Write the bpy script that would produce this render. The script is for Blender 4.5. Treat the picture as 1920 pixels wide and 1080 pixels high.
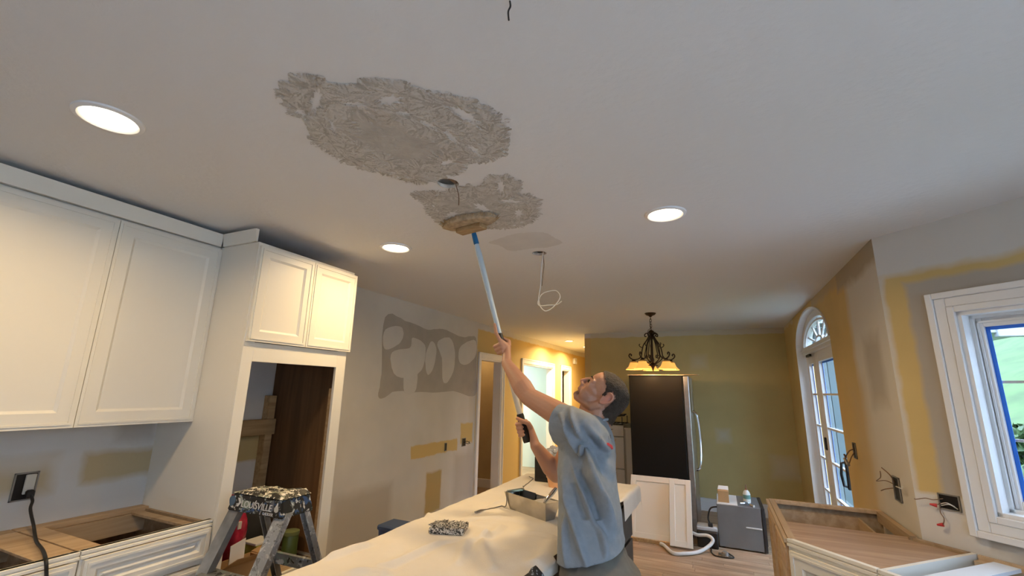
import bpy, bmesh, math, random
import numpy as np
from mathutils import Vector, Matrix, noise
random.seed(7)
rng = np.random.default_rng(5)
S = bpy.context.scene
COL = S.collection
for o in list(bpy.data.objects): bpy.data.objects.remove(o)
R = math.radians
V = Vector

# ------------------------------------------------------------------ camera
YAW, PIT, ROL, F = -0.4316, 0.2254, 0.0210, 827.5
CAMH, H = 1.54, 2.44
fw = V((math.sin(YAW)*math.cos(PIT), math.cos(YAW)*math.cos(PIT), math.sin(PIT)))
r0 = V((math.cos(YAW), -math.sin(YAW), 0)); u0 = r0.cross(fw)
rt = r0*math.cos(ROL) + u0*math.sin(ROL)
up = -r0*math.sin(ROL) + u0*math.cos(ROL)
CP = V((0, 0, CAMH))
cam = bpy.data.objects.new('camera', bpy.data.cameras.new('camera'))
COL.objects.link(cam)
cam.matrix_world = Matrix(((rt.x, up.x, -fw.x, CP.x), (rt.y, up.y, -fw.y, CP.y), (rt.z, up.z, -fw.z, CP.z), (0, 0, 0, 1)))
cam.data.sensor_width = 36.0
cam.data.lens = 36.0*F/1920.0
cam.data.clip_start = 0.02
S.camera = cam
def ray(x, y): return fw + rt*((x-960)/F) - up*((y-540)/F)
def onz(x, y, z): d = ray(x, y); return CP + d*((z-CAMH)/d.z)
def onx(x, y, X): d = ray(x, y); return CP + d*(X/d.x)
def ony(x, y, Y): d = ray(x, y); return CP + d*(Y/d.y)
def onpl(x, y, p, n): d = ray(x, y); return CP + d*((V(p)-CP).dot(V(n))/d.dot(V(n)))

# ------------------------------------------------------------------ world, light, exposure
S.view_settings.view_transform = 'Standard'
S.view_settings.look = 'None'
S.view_settings.exposure = 0.0
S.view_settings.gamma = 1.0
S.view_settings.use_curve_mapping = False
W = bpy.data.worlds.new('sky'); S.world = W; W.use_nodes = True
bg = W.node_tree.nodes['Background']
bg.inputs[0].default_value = (0.53, 0.72, 1.0, 1); bg.inputs[1].default_value = 9.5
WARM = (1.0, 0.705, 0.355)
P_CAN, P_HALL, P_CHAND, P_ROOM = 12.2, 46.0, 3.4, 34.0

# ------------------------------------------------------------------ materials
def lin(c):
    if isinstance(c, str):
        c = [int(c[i:i+2], 16)/255 for i in (0, 2, 4)]
        c = [((v+.055)/1.055)**2.4 if v > .04045 else v/12.92 for v in c]
    return (c[0], c[1], c[2], 1)
MATS = {}
def mat(name, col, rough=.6, metal=0, bump=0, bscale=40, var=0, vscale=6, emis=0, spec=.5, trans=0, coat=0, alpha=1, sss=0):
    m = bpy.data.materials.new(name); m.use_nodes = True; MATS[name] = m
    N = m.node_tree.nodes; L = m.node_tree.links; b = N['Principled BSDF']
    b.inputs['Base Color'].default_value = lin(col); b.inputs['Roughness'].default_value = rough
    b.inputs['Metallic'].default_value = metal; b.inputs['Specular IOR Level'].default_value = spec
    b.inputs['Transmission Weight'].default_value = trans; b.inputs['Coat Weight'].default_value = coat
    b.inputs['Alpha'].default_value = alpha
    if sss: b.inputs['Subsurface Weight'].default_value = sss; b.inputs['Subsurface Radius'].default_value = (.01, .004, .002)
    if emis:
        b.inputs['Emission Color'].default_value = lin(col); b.inputs['Emission Strength'].default_value = emis
    tc = N.new('ShaderNodeTexCoord')
    if var:
        n = N.new('ShaderNodeTexNoise'); n.inputs['Scale'].default_value = vscale; n.inputs['Detail'].default_value = 4
        L.new(tc.outputs['Object'], n.inputs['Vector'])
        mr = N.new('ShaderNodeMapRange'); mr.inputs[1].default_value = .3; mr.inputs[2].default_value = .7
        mr.inputs[3].default_value = 1-var; mr.inputs[4].default_value = 1+var
        L.new(n.outputs[0], mr.inputs[0])
        mx = N.new('ShaderNodeVectorMath'); mx.operation = 'SCALE'; mx.inputs[0].default_value = lin(col)[:3]
        L.new(mr.outputs[0], mx.inputs['Scale']); L.new(mx.outputs[0], b.inputs['Base Color'])
    if bump:
        n = N.new('ShaderNodeTexNoise'); n.inputs['Scale'].default_value = bscale; n.inputs['Detail'].default_value = 5
        L.new(tc.outputs['Object'], n.inputs['Vector'])
        bp = N.new('ShaderNodeBump'); bp.inputs['Strength'].default_value = bump; bp.inputs['Distance'].default_value = .01
        L.new(n.outputs[0], bp.inputs['Height']); L.new(bp.outputs[0], b.inputs['Normal'])
    return m
def wood(name, c1, c2, axis=1, scale=1.0, rough=.55):
    m = mat(name, c1, rough); N = m.node_tree.nodes; L = m.node_tree.links; b = N['Principled BSDF']
    tc = N.new('ShaderNodeTexCoord'); mp = N.new('ShaderNodeMapping')
    sc = [22*scale]*3; sc[axis] = 1.6*scale; mp.inputs['Scale'].default_value = sc
    n = N.new('ShaderNodeTexNoise'); n.inputs['Scale'].default_value = 1.4; n.inputs['Detail'].default_value = 6; n.inputs['Distortion'].default_value = .6
    oi = N.new('ShaderNodeObjectInfo'); add = N.new('ShaderNodeVectorMath'); add.operation = 'ADD'
    L.new(tc.outputs['Object'], mp.inputs[0]); L.new(mp.outputs[0], add.inputs[0]); L.new(oi.outputs['Random'], add.inputs[1])
    L.new(add.outputs[0], n.inputs['Vector'])
    cr = N.new('ShaderNodeValToRGB'); cr.color_ramp.elements[0].color = lin(c1); cr.color_ramp.elements[1].color = lin(c2)
    cr.color_ramp.elements[0].position = .35; cr.color_ramp.elements[1].position = .68
    L.new(n.outputs[0], cr.inputs[0])
    hs = N.new('ShaderNodeHueSaturation'); mr = N.new('ShaderNodeMapRange'); mr.inputs[3].default_value = .82; mr.inputs[4].default_value = 1.15
    L.new(oi.outputs['Random'], mr.inputs[0]); L.new(mr.outputs[0], hs.inputs['Value']); L.new(cr.outputs[0], hs.inputs['Color'])
    L.new(hs.outputs[0], b.inputs['Base Color'])
    return m
def splat(name, base, cols, scale=30, thr=.45, rough=.5, metal=0):
    """base colour with splattered dried paint of several colours"""
    m = mat(name, base, rough, metal); N = m.node_tree.nodes; L = m.node_tree.links; b = N['Principled BSDF']
    tc = N.new('ShaderNodeTexCoord'); prev = None; pm = None
    for i, c in enumerate(cols):
        n = N.new('ShaderNodeTexNoise'); n.inputs['Scale'].default_value = scale*(1+.35*i); n.inputs['Detail'].default_value = 3; n.inputs['Distortion'].default_value = 1.2
        mp = N.new('ShaderNodeMapping'); mp.inputs['Location'].default_value = (3.1*i, 1.7*i, 5.3*i)
        L.new(tc.outputs['Object'], mp.inputs[0]); L.new(mp.outputs[0], n.inputs['Vector'])
        mr = N.new('ShaderNodeMapRange'); mr.inputs[1].default_value = thr+.1; mr.inputs[2].default_value = thr+.13
        L.new(n.outputs[0], mr.inputs[0])
        mx = N.new('ShaderNodeMix'); mx.data_type = 'RGBA'; mx.inputs['A'].default_value = lin(base); mx.inputs['B'].default_value = lin(c)
        if prev: L.new(prev, mx.inputs['A'])
        L.new(mr.outputs[0], mx.inputs['Factor']); prev = mx.outputs['Result']
        if metal:
            q = N.new('ShaderNodeMath'); q.operation = 'MAXIMUM'
            if pm: L.new(pm, q.inputs[0])
            else: q.inputs[0].default_value = 0
            L.new(mr.outputs[0], q.inputs[1]); pm = q.outputs[0]
    L.new(prev, b.inputs['Base Color'])
    if metal:
        q = N.new('ShaderNodeMath'); q.operation = 'MULTIPLY_ADD'; q.inputs[1].default_value = -metal; q.inputs[2].default_value = metal
        L.new(pm, q.inputs[0]); L.new(q.outputs[0], b.inputs['Metallic'])
    return m
def wallmat(name, base, regions, noise_amp=.05, nscale=5, bump=.05):
    """painted plaster. regions: (center, half sizes, colour, soft[, strength]) boxes in world space with uneven edges"""
    m = mat(name, base, .75, bump=bump, bscale=60); N = m.node_tree.nodes; L = m.node_tree.links; b = N['Principled BSDF']
    tc = N.new('ShaderNodeTexCoord')
    n = N.new('ShaderNodeTexNoise'); n.inputs['Scale'].default_value = nscale; n.inputs['Detail'].default_value = 5
    L.new(tc.outputs['Object'], n.inputs['Vector'])
    s1 = N.new('ShaderNodeVectorMath'); s1.operation = 'SUBTRACT'; s1.inputs[1].default_value = (.5, .5, .5)
    L.new(n.outputs['Color'], s1.inputs[0])
    s2 = N.new('ShaderNodeVectorMath'); s2.operation = 'SCALE'; s2.inputs['Scale'].default_value = noise_amp*4
    L.new(s1.outputs[0], s2.inputs[0])
    ad = N.new('ShaderNodeVectorMath'); ad.operation = 'ADD'
    L.new(tc.outputs['Object'], ad.inputs[0]); L.new(s2.outputs[0], ad.inputs[1])
    # gentle unevenness of the base paint
    n2 = N.new('ShaderNodeTexNoise'); n2.inputs['Scale'].default_value = 2.2; n2.inputs['Detail'].default_value = 3
    L.new(tc.outputs['Object'], n2.inputs['Vector'])
    mr = N.new('ShaderNodeMapRange'); mr.inputs[1].default_value = .3; mr.inputs[2].default_value = .7; mr.inputs[3].default_value = .93; mr.inputs[4].default_value = 1.05
    L.new(n2.outputs[0], mr.inputs[0])
    sc = N.new('ShaderNodeVectorMath'); sc.operation = 'SCALE'; sc.inputs[0].default_value = lin(base)[:3]
    L.new(mr.outputs[0], sc.inputs['Scale']); prev = sc.outputs[0]
    for rg in regions:
        c, h, colr, soft = rg[:4]; st = rg[4] if len(rg) > 4 else 1
        d = N.new('ShaderNodeVectorMath'); d.operation = 'SUBTRACT'; d.inputs[1].default_value = c; L.new(ad.outputs[0], d.inputs[0])
        a = N.new('ShaderNodeVectorMath'); a.operation = 'ABSOLUTE'; L.new(d.outputs[0], a.inputs[0])
        e = N.new('ShaderNodeVectorMath'); e.operation = 'SUBTRACT'; e.inputs[1].default_value = h; L.new(a.outputs[0], e.inputs[0])
        sp = N.new('ShaderNodeSeparateXYZ'); L.new(e.outputs[0], sp.inputs[0])
        m1 = N.new('ShaderNodeMath'); m1.operation = 'MAXIMUM'; L.new(sp.outputs[0], m1.inputs[0]); L.new(sp.outputs[1], m1.inputs[1])
        m2 = N.new('ShaderNodeMath'); m2.operation = 'MAXIMUM'; L.new(m1.outputs[0], m2.inputs[0]); L.new(sp.outputs[2], m2.inputs[1])
        rr = N.new('ShaderNodeMapRange'); rr.inputs[1].default_value = soft; rr.inputs[2].default_value = -soft
        rr.inputs[3].default_value = 0; rr.inputs[4].default_value = st
        L.new(m2.outputs[0], rr.inputs[0])
        mx = N.new('ShaderNodeMix'); mx.data_type = 'RGBA'; mx.inputs['B'].default_value = lin(colr)
        L.new(prev, mx.inputs['A']); L.new(rr.outputs[0], mx.inputs['Factor']); prev = mx.outputs['Result']
    L.new(prev, b.inputs['Base Color'])
    return m

CEIL = mat('ceiling paint', (.74, .73, .71), .85, bump=.22, bscale=38)
WHITE = mat('white cabinet paint', (.79, .75, .655), .4)
TRIM = mat('white trim paint', (.80, .79, .77), .4)
YEL, MUD, PRIM, OLD = (.64, .465, .185), (.44, .40, .345), (.66, .63, .575), (.47, .42, .35)
BIG = 20.0
# ------------------------------------------------------------------ helpers
def bmnew(): return bmesh.new()
def mesh_obj(name, bm, m, parent=None, smooth=False, loc=None):
    me = bpy.data.meshes.new(name)
    bmesh.ops.recalc_face_normals(bm, faces=bm.faces)
    bm.to_mesh(me); bm.free()
    o = bpy.data.objects.new(name, me); COL.objects.link(o)
    for mm in (m if isinstance(m, (list, tuple)) else [m]): me.materials.append(mm)
    if smooth:
        for p in me.polygons: p.use_smooth = True
        if smooth != 'all': me.set_sharp_from_angle(angle=R(40))
    if loc is not None: o.location = loc
    if parent: attach(o, parent)
    return o
def root_of(o):
    p = V((0, 0, 0))
    while o: p += o.location; o = o.parent
    return p
def attach(o, parent):
    o.parent = parent
    o.matrix_parent_inverse = Matrix.Translation(parent['_w'] if '_w' in parent.keys() else (0, 0, 0)).inverted() if parent.type == 'EMPTY' else Matrix.Identity(4)
def thing(name, label, cat, loc=(0, 0, 0), group=None):
    o = bpy.data.objects.new(name, None); COL.objects.link(o); o.location = loc; o.empty_display_size = .1
    o['_w'] = list(loc); tag(o, label, cat, group); return o
def tag(o, label, cat, group=None):
    o['label'] = label; o['category'] = cat
    if group: o['group'] = group
    return o
def struct(o): o['kind'] = 'structure'; return o
def box(bm, x0, x1, y0, y1, z0, z1, bev=0, M=None, seg=1):
    g = bmesh.ops.create_cube(bm, size=1)['verts']
    for v in g:
        v.co = V(((x0+x1)/2+v.co.x*(x1-x0), (y0+y1)/2+v.co.y*(y1-y0), (z0+z1)/2+v.co.z*(z1-z0)))
    if bev:
        es = list({e for v in g for e in v.link_edges})
        r = bmesh.ops.bevel(bm, geom=es, offset=bev, segments=seg, affect='EDGES', profile=.7)
        g = list({v for f in r['faces'] for v in f.verts} | {v for v in g if v.is_valid})
    if M is not None: bmesh.ops.transform(bm, matrix=M, verts=g)
    return g
def hexa(bm, a, b):
    """prism-like solid between two quads a and b (lists of 4 points)"""
    va = [bm.verts.new(p) for p in a]; vb = [bm.verts.new(p) for p in b]
    n = len(va); bm.faces.new(va); bm.faces.new(vb[::-1])
    for i in range(n): bm.faces.new((va[i], vb[i], vb[(i+1) % n], va[(i+1) % n]))
def prism(bm, pts, vec):
    hexa(bm, [V(p) for p in pts], [V(p)+V(vec) for p in pts])
def tube(bm, pts, r, seg=8, closed=False, caps=True):
    pts = [V(p) for p in pts]; n = len(pts); rs = r if isinstance(r, (list, tuple)) else [r]*n
    rings = []; prevn = None
    for i, p in enumerate(pts):
        if closed: t = pts[(i+1) % n]-pts[i-1]
        else: t = pts[min(i+1, n-1)]-pts[max(i-1, 0)]
        if t.length < 1e-9: t = V((0, 0, 1))
        t.normalize()
        if prevn is None:
            a = V((0, 0, 1)) if abs(t.z) < .9 else V((1, 0, 0)); nn = t.cross(a).normalized()
        else:
            nn = prevn - t*prevn.dot(t)
            nn = nn.normalized() if nn.length > 1e-6 else t.orthogonal().normalized()
        prevn = nn; bn = t.cross(nn)
        rings.append([bm.verts.new(p + (nn*math.cos(2*math.pi*k/seg) + bn*math.sin(2*math.pi*k/seg))*rs[i]) for k in range(seg)])
    for i in range(n if closed else n-1):
        A, B = rings[i], rings[(i+1) % n]
        for k in range(seg): bm.faces.new((A[k], A[(k+1) % seg], B[(k+1) % seg], B[k]))
    if caps and not closed:
        bm.faces.new(rings[0]); bm.faces.new(rings[-1][::-1])
def lathe(bm, prof, seg=24, c=(0, 0, 0), M=None):
    rings = []; new = []
    for r, z in prof:
        if r < 1e-6: v = bm.verts.new((c[0], c[1], c[2]+z)); rings.append([v]); new.append(v)
        else:
            rg = [bm.verts.new((c[0]+r*math.cos(2*math.pi*k/seg), c[1]+r*math.sin(2*math.pi*k/seg), c[2]+z)) for k in range(seg)]
            rings.append(rg); new += rg
    for A, B in zip(rings, rings[1:]):
        for k in range(seg):
            a, b = A[k % len(A)], A[(k+1) % len(A)]; c2, d = B[(k+1) % len(B)], B[k % len(B)]
            f = []
            for v in (a, b, c2, d):
                if v not in f: f.append(v)
            if len(f) > 2:
                try: bm.faces.new(f)
                except ValueError: pass
    if M is not None: bmesh.ops.transform(bm, matrix=M, verts=new)
def spline(pts, n=8, closed=False):
    P = [V(p) for p in pts]; out = []; N = len(P)
    rngi = range(N if closed else N-1)
    for i in rngi:
        g = (lambda k: P[k % N]) if closed else (lambda k: P[max(0, min(N-1, k))])
        p0, p1, p2, p3 = g(i-1), g(i), g(i+1), g(i+2)
        for j in range(n):
            t = j/n
            out.append(.5*((2*p1)+(p2-p0)*t+(2*p0-5*p1+4*p2-p3)*t*t+(3*p1-p0-3*p2+p3)*t**3))
    if not closed: out.append(P[-1])
    return out
def frame_M(o, ex, ey, ez):
    return Matrix(((ex.x, ey.x, ez.x, o[0]), (ex.y, ey.y, ez.y, o[1]), (ex.z, ey.z, ez.z, o[2]), (0, 0, 0, 1)))
def wall(name, p0, p1, t, z0, z1, openings, m, extra=None):
    """wall along p0->p1 (inner face), thickness t to the left-hand normal; openings (s0,s1,z0,z1)"""
    p0 = V((p0[0], p0[1], 0)); p1 = V((p1[0], p1[1], 0)); Ln = (p1-p0).length; d = (p1-p0)/Ln; nrm = V((-d.y, d.x, 0))
    M = frame_M(p0, d, nrm, V((0, 0, 1)))
    ss = sorted({0, Ln}|{v for o in openings for v in o[:2]}); zz = sorted({z0, z1}|{v for o in openings for v in o[2:4]})
    bm = bmnew()
    # merge cells vertically per s-interval
    for a, b in zip(ss, ss[1:]):
        run = None
        for c, e in zip(zz, zz[1:]):
            sm, zm = (a+b)/2, (c+e)/2
            hole = any(o[0] < sm < o[1] and o[2] < zm < o[3] for o in openings)
            if not hole: run = (run[0], e) if run else (c, e)
            if hole or e == zz[-1]:
                if run: box(bm, a, b, 0, t, run[0], run[1], M=M)
                run = None
    if extra: extra(bm, M)
    return struct(mesh_obj(name, bm, m)), M
def shaker(name, M, w, h, m, parent, t=.02, rail=.06, inset=.009, bev=.004, prof=True):
    """cabinet door in local x (width), z (height), y=0 back, y=t front (outwards)"""
    bm = bmnew()
    for a in ((0, rail, 0, h), (w-rail, w, 0, h), (rail, w-rail, 0, rail), (rail, w-rail, h-rail, h)):
        box(bm, a[0], a[1], 0, t, a[2], a[3], M=M)
    if prof:   # stepped outer lip
        e = .012
        for a in ((e, w-e, e, e+.01), (e, w-e, h-e-.01, h-e), (e, e+.01, e+.01, h-e-.01), (w-e-.01, w-e, e+.01, h-e-.01)):
            box(bm, a[0], a[1], t, t+.004, a[2], a[3], M=M)
    # sloped inner bead
    for a, b, c, d in (((rail, rail), (w-rail, rail), (w-rail-.012, rail+.012), (rail+.012, rail+.012)),
                       ((rail, h-rail), (w-rail, h-rail), (w-rail-.012, h-rail-.012), (rail+.012, h-rail-.012)),
                       ((rail, rail), (rail, h-rail), (rail+.012, h-rail-.012), (rail+.012, rail+.012)),
                       ((w-rail, rail), (w-rail, h-rail), (w-rail-.012, h-rail-.012), (w-rail-.012, rail+.012))):
        vs = [M @ V(q) for q in ((a[0], t-.001, a[1]), (b[0], t-.001, b[1]), (c[0], t-inset, c[1]), (d[0], t-inset, d[1]))]
        bm.faces.new([bm.verts.new(v) for v in vs])
    dr = mesh_obj(name, bm, m, parent)
    bm = bmnew(); box(bm, rail, w-rail, 0, t-inset, rail, h-rail, M=M)
    pn = mesh_obj('panel', bm, m); pn.parent = dr
    return dr
def text_mesh(name, body, size, M, m, parent, depth=.001, shear=0):
    c = bpy.data.curves.new(name, 'FONT'); c.body = body; c.size = size; c.extrude = depth; c.align_x = 'CENTER'; c.align_y = 'CENTER'; c.shear = shear
    o = bpy.data.objects.new(name, c); COL.objects.link(o)
    dg = bpy.context.evaluated_depsgraph_get(); me = bpy.data.meshes.new_from_object(o.evaluated_get(dg))
    bpy.data.objects.remove(o); bpy.data.curves.remove(c)
    me.transform(M); me.materials.clear(); me.materials.append(m)
    o = bpy.data.objects.new(name, me); COL.objects.link(o)
    if parent: attach(o, parent)
    return o
def area(name, loc, size, power, col, d=(0, 0, -1), shape='DISK', spread=None, portal=False, sy=None):
    l = bpy.data.lights.new(name, 'AREA'); l.shape = shape; l.size = size
    if sy: l.size_y = sy
    l.energy = power; l.color = col
    if spread: l.spread = spread
    if portal: l.cycles.is_portal = True
    o = bpy.data.objects.new(name, l); COL.objects.link(o); o.location = loc
    o.rotation_euler = V(d).to_track_quat('-Z', 'Y').to_euler()
    return o

# ================================================================== STRUCTURE
XL, XR, YB = -2.98, 0.88, 7.0
c45 = math.sqrt(.5)
# ---- wall materials (regions are real changes of paint / primer / joint compound)
def yz(c0, c1, z0, z1, X): return ((X, (c0+c1)/2, (z0+z1)/2), (1, abs(c1-c0)/2, abs(z1-z0)/2))
reg_left = [
    yz(5.37, 12.5, -1, 2.35, XL)+(YEL, .01),
    yz(5.20, 5.38, .0, 2.05, XL)+((.62, .58, .5), .03),
    yz(4.02, 4.95, .80, .93, XL)+(YEL, .008),
    yz(5.02, 5.32, .86, 1.10, XL)+(YEL, .012),
    yz(4.33, 4.63, .20, .62, XL)+((.50, .37, .16), .015),
    yz(3.0, 3.75, -.1, .62, XL)+(OLD, .05, .75),
    yz(2.4, 2.9, .7, 1.1, XL)+(OLD, .2, .45),
    yz(4.9, 5.4, .2, .75, XL)+(OLD, .06, .6),
    yz(.70, 1.17, 1.02, 1.18, XL)+((.50, .38, .19), .03, .8),
    yz(1.28, 1.62, 1.03, 1.17, XL)+((.50, .38, .19), .02, .9),
    yz(1.40, 1.58, 1.22, 1.33, XL)+(OLD, .03, .7),
    yz(1.6, 2.33, 1.02, 1.20, XL)+((.52, .40, .18), .01),
    yz(.2, 1.2, 1.12, 1.19, XL)+(PRIM, .03, .6),
]
M_WL = wallmat('left wall paint', PRIM, reg_left, .012, 9)
reg_right = [
    yz(3.0, 3.78, -1, 2.36, XR)+(PRIM, .06),
    yz(3.25, 3.55, 1.5, 1.9, XR)+(MUD, .06, .8),
    yz(3.0, 4.0, 2.30, 2.5, XR)+((.42, .36, .27), .03),
    yz(4.0, 5.0, 2.36, 2.5, XR)+(MUD, .03, .5),
    yz(6.2, 7.0, 2.395, 2.5, XR)+(PRIM, .01, .5),
    yz(3.70, 4.05, .5, 1.6, XR)+((.55, .43, .25), .12, .6),
]
M_WR = wallmat('door wall paint', YEL, reg_right, .03, 5)
reg_back = [
    ((0, YB, 2.42), (5, 1, .055), PRIM, .008, .6),
    ((-.05, YB, .02), (BIG, 1, .13), (.62, .63, .66), .006),
    ((.02, YB, .98), (.07, 1, .07), PRIM, .05, .5),
    ((-.22, YB, 1.98), (.08, 1, .07), PRIM, .06, .35),
    ((.72, YB, .62), (.14, 1, .12), PRIM, .06, .4),
]
M_WB = wallmat('dining wall daylit yellow', (.62, .50, .215), reg_back, .012, 7)  # same yellow paint, greened and lightened to stand for door daylight
WS0, WS1, WZ0, WZ1 = .315, 1.35, 1.03, 1.955
reg_win = [
    ((1.0, 0, 2.36), (3, 1, .16), PRIM, .02),
    ((.85, 0, 1.50), (.73, 1, .645), MUD, .015, .95),
    ((.0, 0, .5), (.022, 1, 1.7), PRIM, .012, .8),
    ((.10, 0, .62), (.16, 1, .46), (.70, .68, .64), .01),
    ((.9, 0, .70), (.9, 1, .19), PRIM, .03),
    ((1.1, 0, .80), (.75, 1, .12), MUD, .03, .7),
]
M_WW = wallmat('window wall paint', YEL, reg_win, .012, 8)
M_UNSEEN = wallmat('dimmed wall behind', (.38, .32, .24), [((0, 0, 1.0), (0, 0, 0), YEL, .001)], .02)  # unseen walls coloured dark to cut bounced light
M_HALL = wallmat('hall yellow paint', YEL, [((0, 0, 2.42), (BIG, BIG, .05), PRIM, .01)], .01)
M_BEIGE = mat('vestibule beige paint', (.50, .37, .20), .8, var=.06)
M_COOL = mat('bathroom white paint', (.78, .85, .82), .7)

# ---- left wall, with the three hall doorways
d_open = [(5.48+3, 6.14+3, 0, 1.95), (6.98+3, 8.48+3, 0, 1.97), (9.05+3, 9.60+3, 0, 1.97)]
wl, _ = wall('wall_left', (XL, -3), (XL, 12), .12, 0, H, d_open, M_WL)
wb, _ = wall('wall_back', (-1.81, YB), (1.05, YB), .12, 0, H, [], M_WB)
# ---- right wall with arched door opening
DY0, DY1, DSP, DTOP = 4.43, 6.13, 2.03, 2.395
def arch_fill(bm, M):
    # spandrels above the arch, in wall coords s = 7.12-y
    s0, s1 = 7.12-DY1, 7.12-DY0; c = (s0+s1)/2; a = (s1-s0)/2; b = DTOP-DSP; n = 24
    for k in range(n):
        t0, t1 = math.pi*k/n, math.pi*(k+1)/n
        q = [(c-a*math.cos(t0), DSP+b*math.sin(t0)), (c-a*math.cos(t1), DSP+b*math.sin(t1))]
        A = [M @ V((q[0][0], 0, q[0][1])), M @ V((q[1][0], 0, q[1][1])), M @ V((q[1][0], 0, 2.41)), M @ V((q[0][0], 0, 2.41))]
        B = [M @ V((q[0][0], .15, q[0][1])), M @ V((q[1][0], .15, q[1][1])), M @ V((q[1][0], .15, 2.41)), M @ V((q[0][0], .15, 2.41))]
        hexa(bm, A, B)
wr, _ = wall('wall_right', (XR, 7.12), (XR, 3.09), .15, 0, H, [(7.12-DY1, 7.12-DY0, 0, 2.41)], M_WR, arch_fill)
# ---- angled window wall (own local axes: s along, depth outwards, z)
WM = frame_M(V((XR, 3.09, 0)), V((c45, -c45, 0)), V((c45, c45, 0)), V((0, 0, 1)))
bm = bmnew(); Lw = 2.29
for a in ((0, WS0, 0, H), (WS1, Lw, 0, H), (WS0, WS1, 0, WZ0), (WS0, WS1, WZ1, H)): box(bm, a[0], a[1], 0, .15, a[2], a[3])
ww = struct(mesh_obj('wall_window', bm, M_WW)); ww.matrix_world = WM
wall('wall_side', (2.5, 1.47), (2.5, -3), .15, 0, H, [(.45, 3.95, .10, 2.28)], M_UNSEEN)  # unseen wall, opening placed and sized to let daylight in
wall('wall_front', (2.5, -3), (XL, -3), .15, 0, H, [(.15, 2.25, .10, 2.28)], M_UNSEEN)  # unseen wall, opening set to daylight the right side of the room
wall('wall_hall_right', (-1.81, 12), (-1.81, 7.0), -.10, 0, H, [], M_HALL)
wall('wall_hall_end', (XL-.1, 12), (-1.6, 12), .12, 0, H, [], M_HALL)
# vestibule behind first doorway, bright bathroom behind the second, dark closet behind the third
bm = bmnew(); box(bm, -4.3, -4.2, 5.0, 6.9, 0, H); box(bm, -4.2, XL-.12, 5.0, 5.06, 0, H); box(bm, -4.2, XL-.12, 6.74, 6.80, 0, H)
struct(mesh_obj('wall_vestibule', bm, M_BEIGE))
bm = bmnew(); box(bm, -5.6, -5.5, 6.8, 9.0, 0, H); box(bm, -5.5, XL-.12, 6.80, 6.86, 0, H); box(bm, -5.5, XL-.12, 8.9, 8.96, 0, H)
struct(mesh_obj('wall_bathroom', bm, M_COOL))
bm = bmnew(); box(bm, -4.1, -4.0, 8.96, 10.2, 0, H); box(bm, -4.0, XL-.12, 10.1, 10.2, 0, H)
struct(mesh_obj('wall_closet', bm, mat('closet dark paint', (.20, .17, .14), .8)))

# ---- ceiling with two real holes
bm = bmnew()
out = [(-5.7, -3.15), (2.65, -3.15), (2.65, 1.62), (1.03, 3.2), (1.03, 12.2), (-5.7, 12.2)]
def loop(bm, pts):
    vs = [bm.verts.new(p) for p in pts]
    return [bm.edges.new((vs[i], vs[(i+1) % len(vs)])) for i in range(len(vs))]
es = loop(bm, [(x, y, H) for x, y in out])
HOLES = [(onz(840, 344, H), .049), (onz(1011, 475, H), .050)]
for c, r in HOLES: es += loop(bm, [(c.x+r*math.cos(k*math.pi/14), c.y+r*math.sin(k*math.pi/14), H) for k in range(28)])
bmesh.ops.triangle_fill(bm, edges=es, use_beauty=True)
bm.faces.ensure_lookup_table()
for f in bm.faces:
    if f.normal.z > 0: f.normal_flip()
me = bpy.data.meshes.new('ceiling'); bm.to_mesh(me); bm.free(); me.materials.append(CEIL)
ceil = struct(bpy.data.objects.new('ceiling', me)); COL.objects.link(ceil)
RIM = mat('cut drywall edge', (.66, .58, .48), .9, var=.2, vscale=40); JOIST = wood('joist wood', (.10, .06, .035), (.22, .14, .08), 0)
for c, r in HOLES:
    bm = bmnew(); lathe(bm, [(r-.001, 0), (r-.001, .016), (r+.05, .016), (r+.05, .045), (0, .045)], 28, (c.x, c.y, H)); mesh_obj('hole_rim', bm, RIM, ceil)
    bm = bmnew(); box(bm, c.x+.006, c.x+.044, c.y-.08, c.y+.08, H+.017, H+.044); mesh_obj('joist', bm, JOIST, ceil)
# roof deck above, keeps daylight out of the attic
bm = bmnew(); prism(bm, [(x, y, H+.2) for x, y in out], (0, 0, .05)); struct(mesh_obj('roof_deck', bm, JOIST))

# ---- floor: strip planks where the photograph shows them, one sheet elsewhere
OAK = wood('dusty oak floor', (.34, .22, .13), (.52, .38, .25), 0, .9, .5)
bm = bmnew(); prism(bm, [(x, y, -.03) for x, y in out], (0, 0, .022))
floor = struct(mesh_obj('floor', bm, OAK))
pb = bmnew(); box(pb, 0, 1, 0, .078, -.012, 0, bev=.0015)
pm = bpy.data.meshes.new('plank'); pb.to_mesh(pm); pb.free(); pm.materials.append(OAK)
rest = bmnew()
for i in range(int(15.1/.08)):
    y = -3.1+i*.08; x = -5.6 - random.random()
    while x < 2.6:
        ln = random.uniform(.5, 1.3); x1 = min(x+ln, 2.62); x0 = max(x, -5.68)
        lim = 2.6 if y < 1.6 else (2.6-(y-1.6) if y < 3.15 else 1.0)
        x1 = min(x1, lim)
        if x1-x0 > .1:
            if 4.2 < y < 5.75 and x1 > -1.3:
                o = bpy.data.objects.new('plank', pm); COL.objects.link(o); o.location = (x0, y, 0); o.scale = (x1-x0-.002, 1, 1); o.parent = floor
            else: box(rest, x0, x1-.002, y, y+.078, -.012, 0)
        x += ln
ro = mesh_obj('plank_field', rest, OAK, floor); ro['kind'] = 'stuff'

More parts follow.
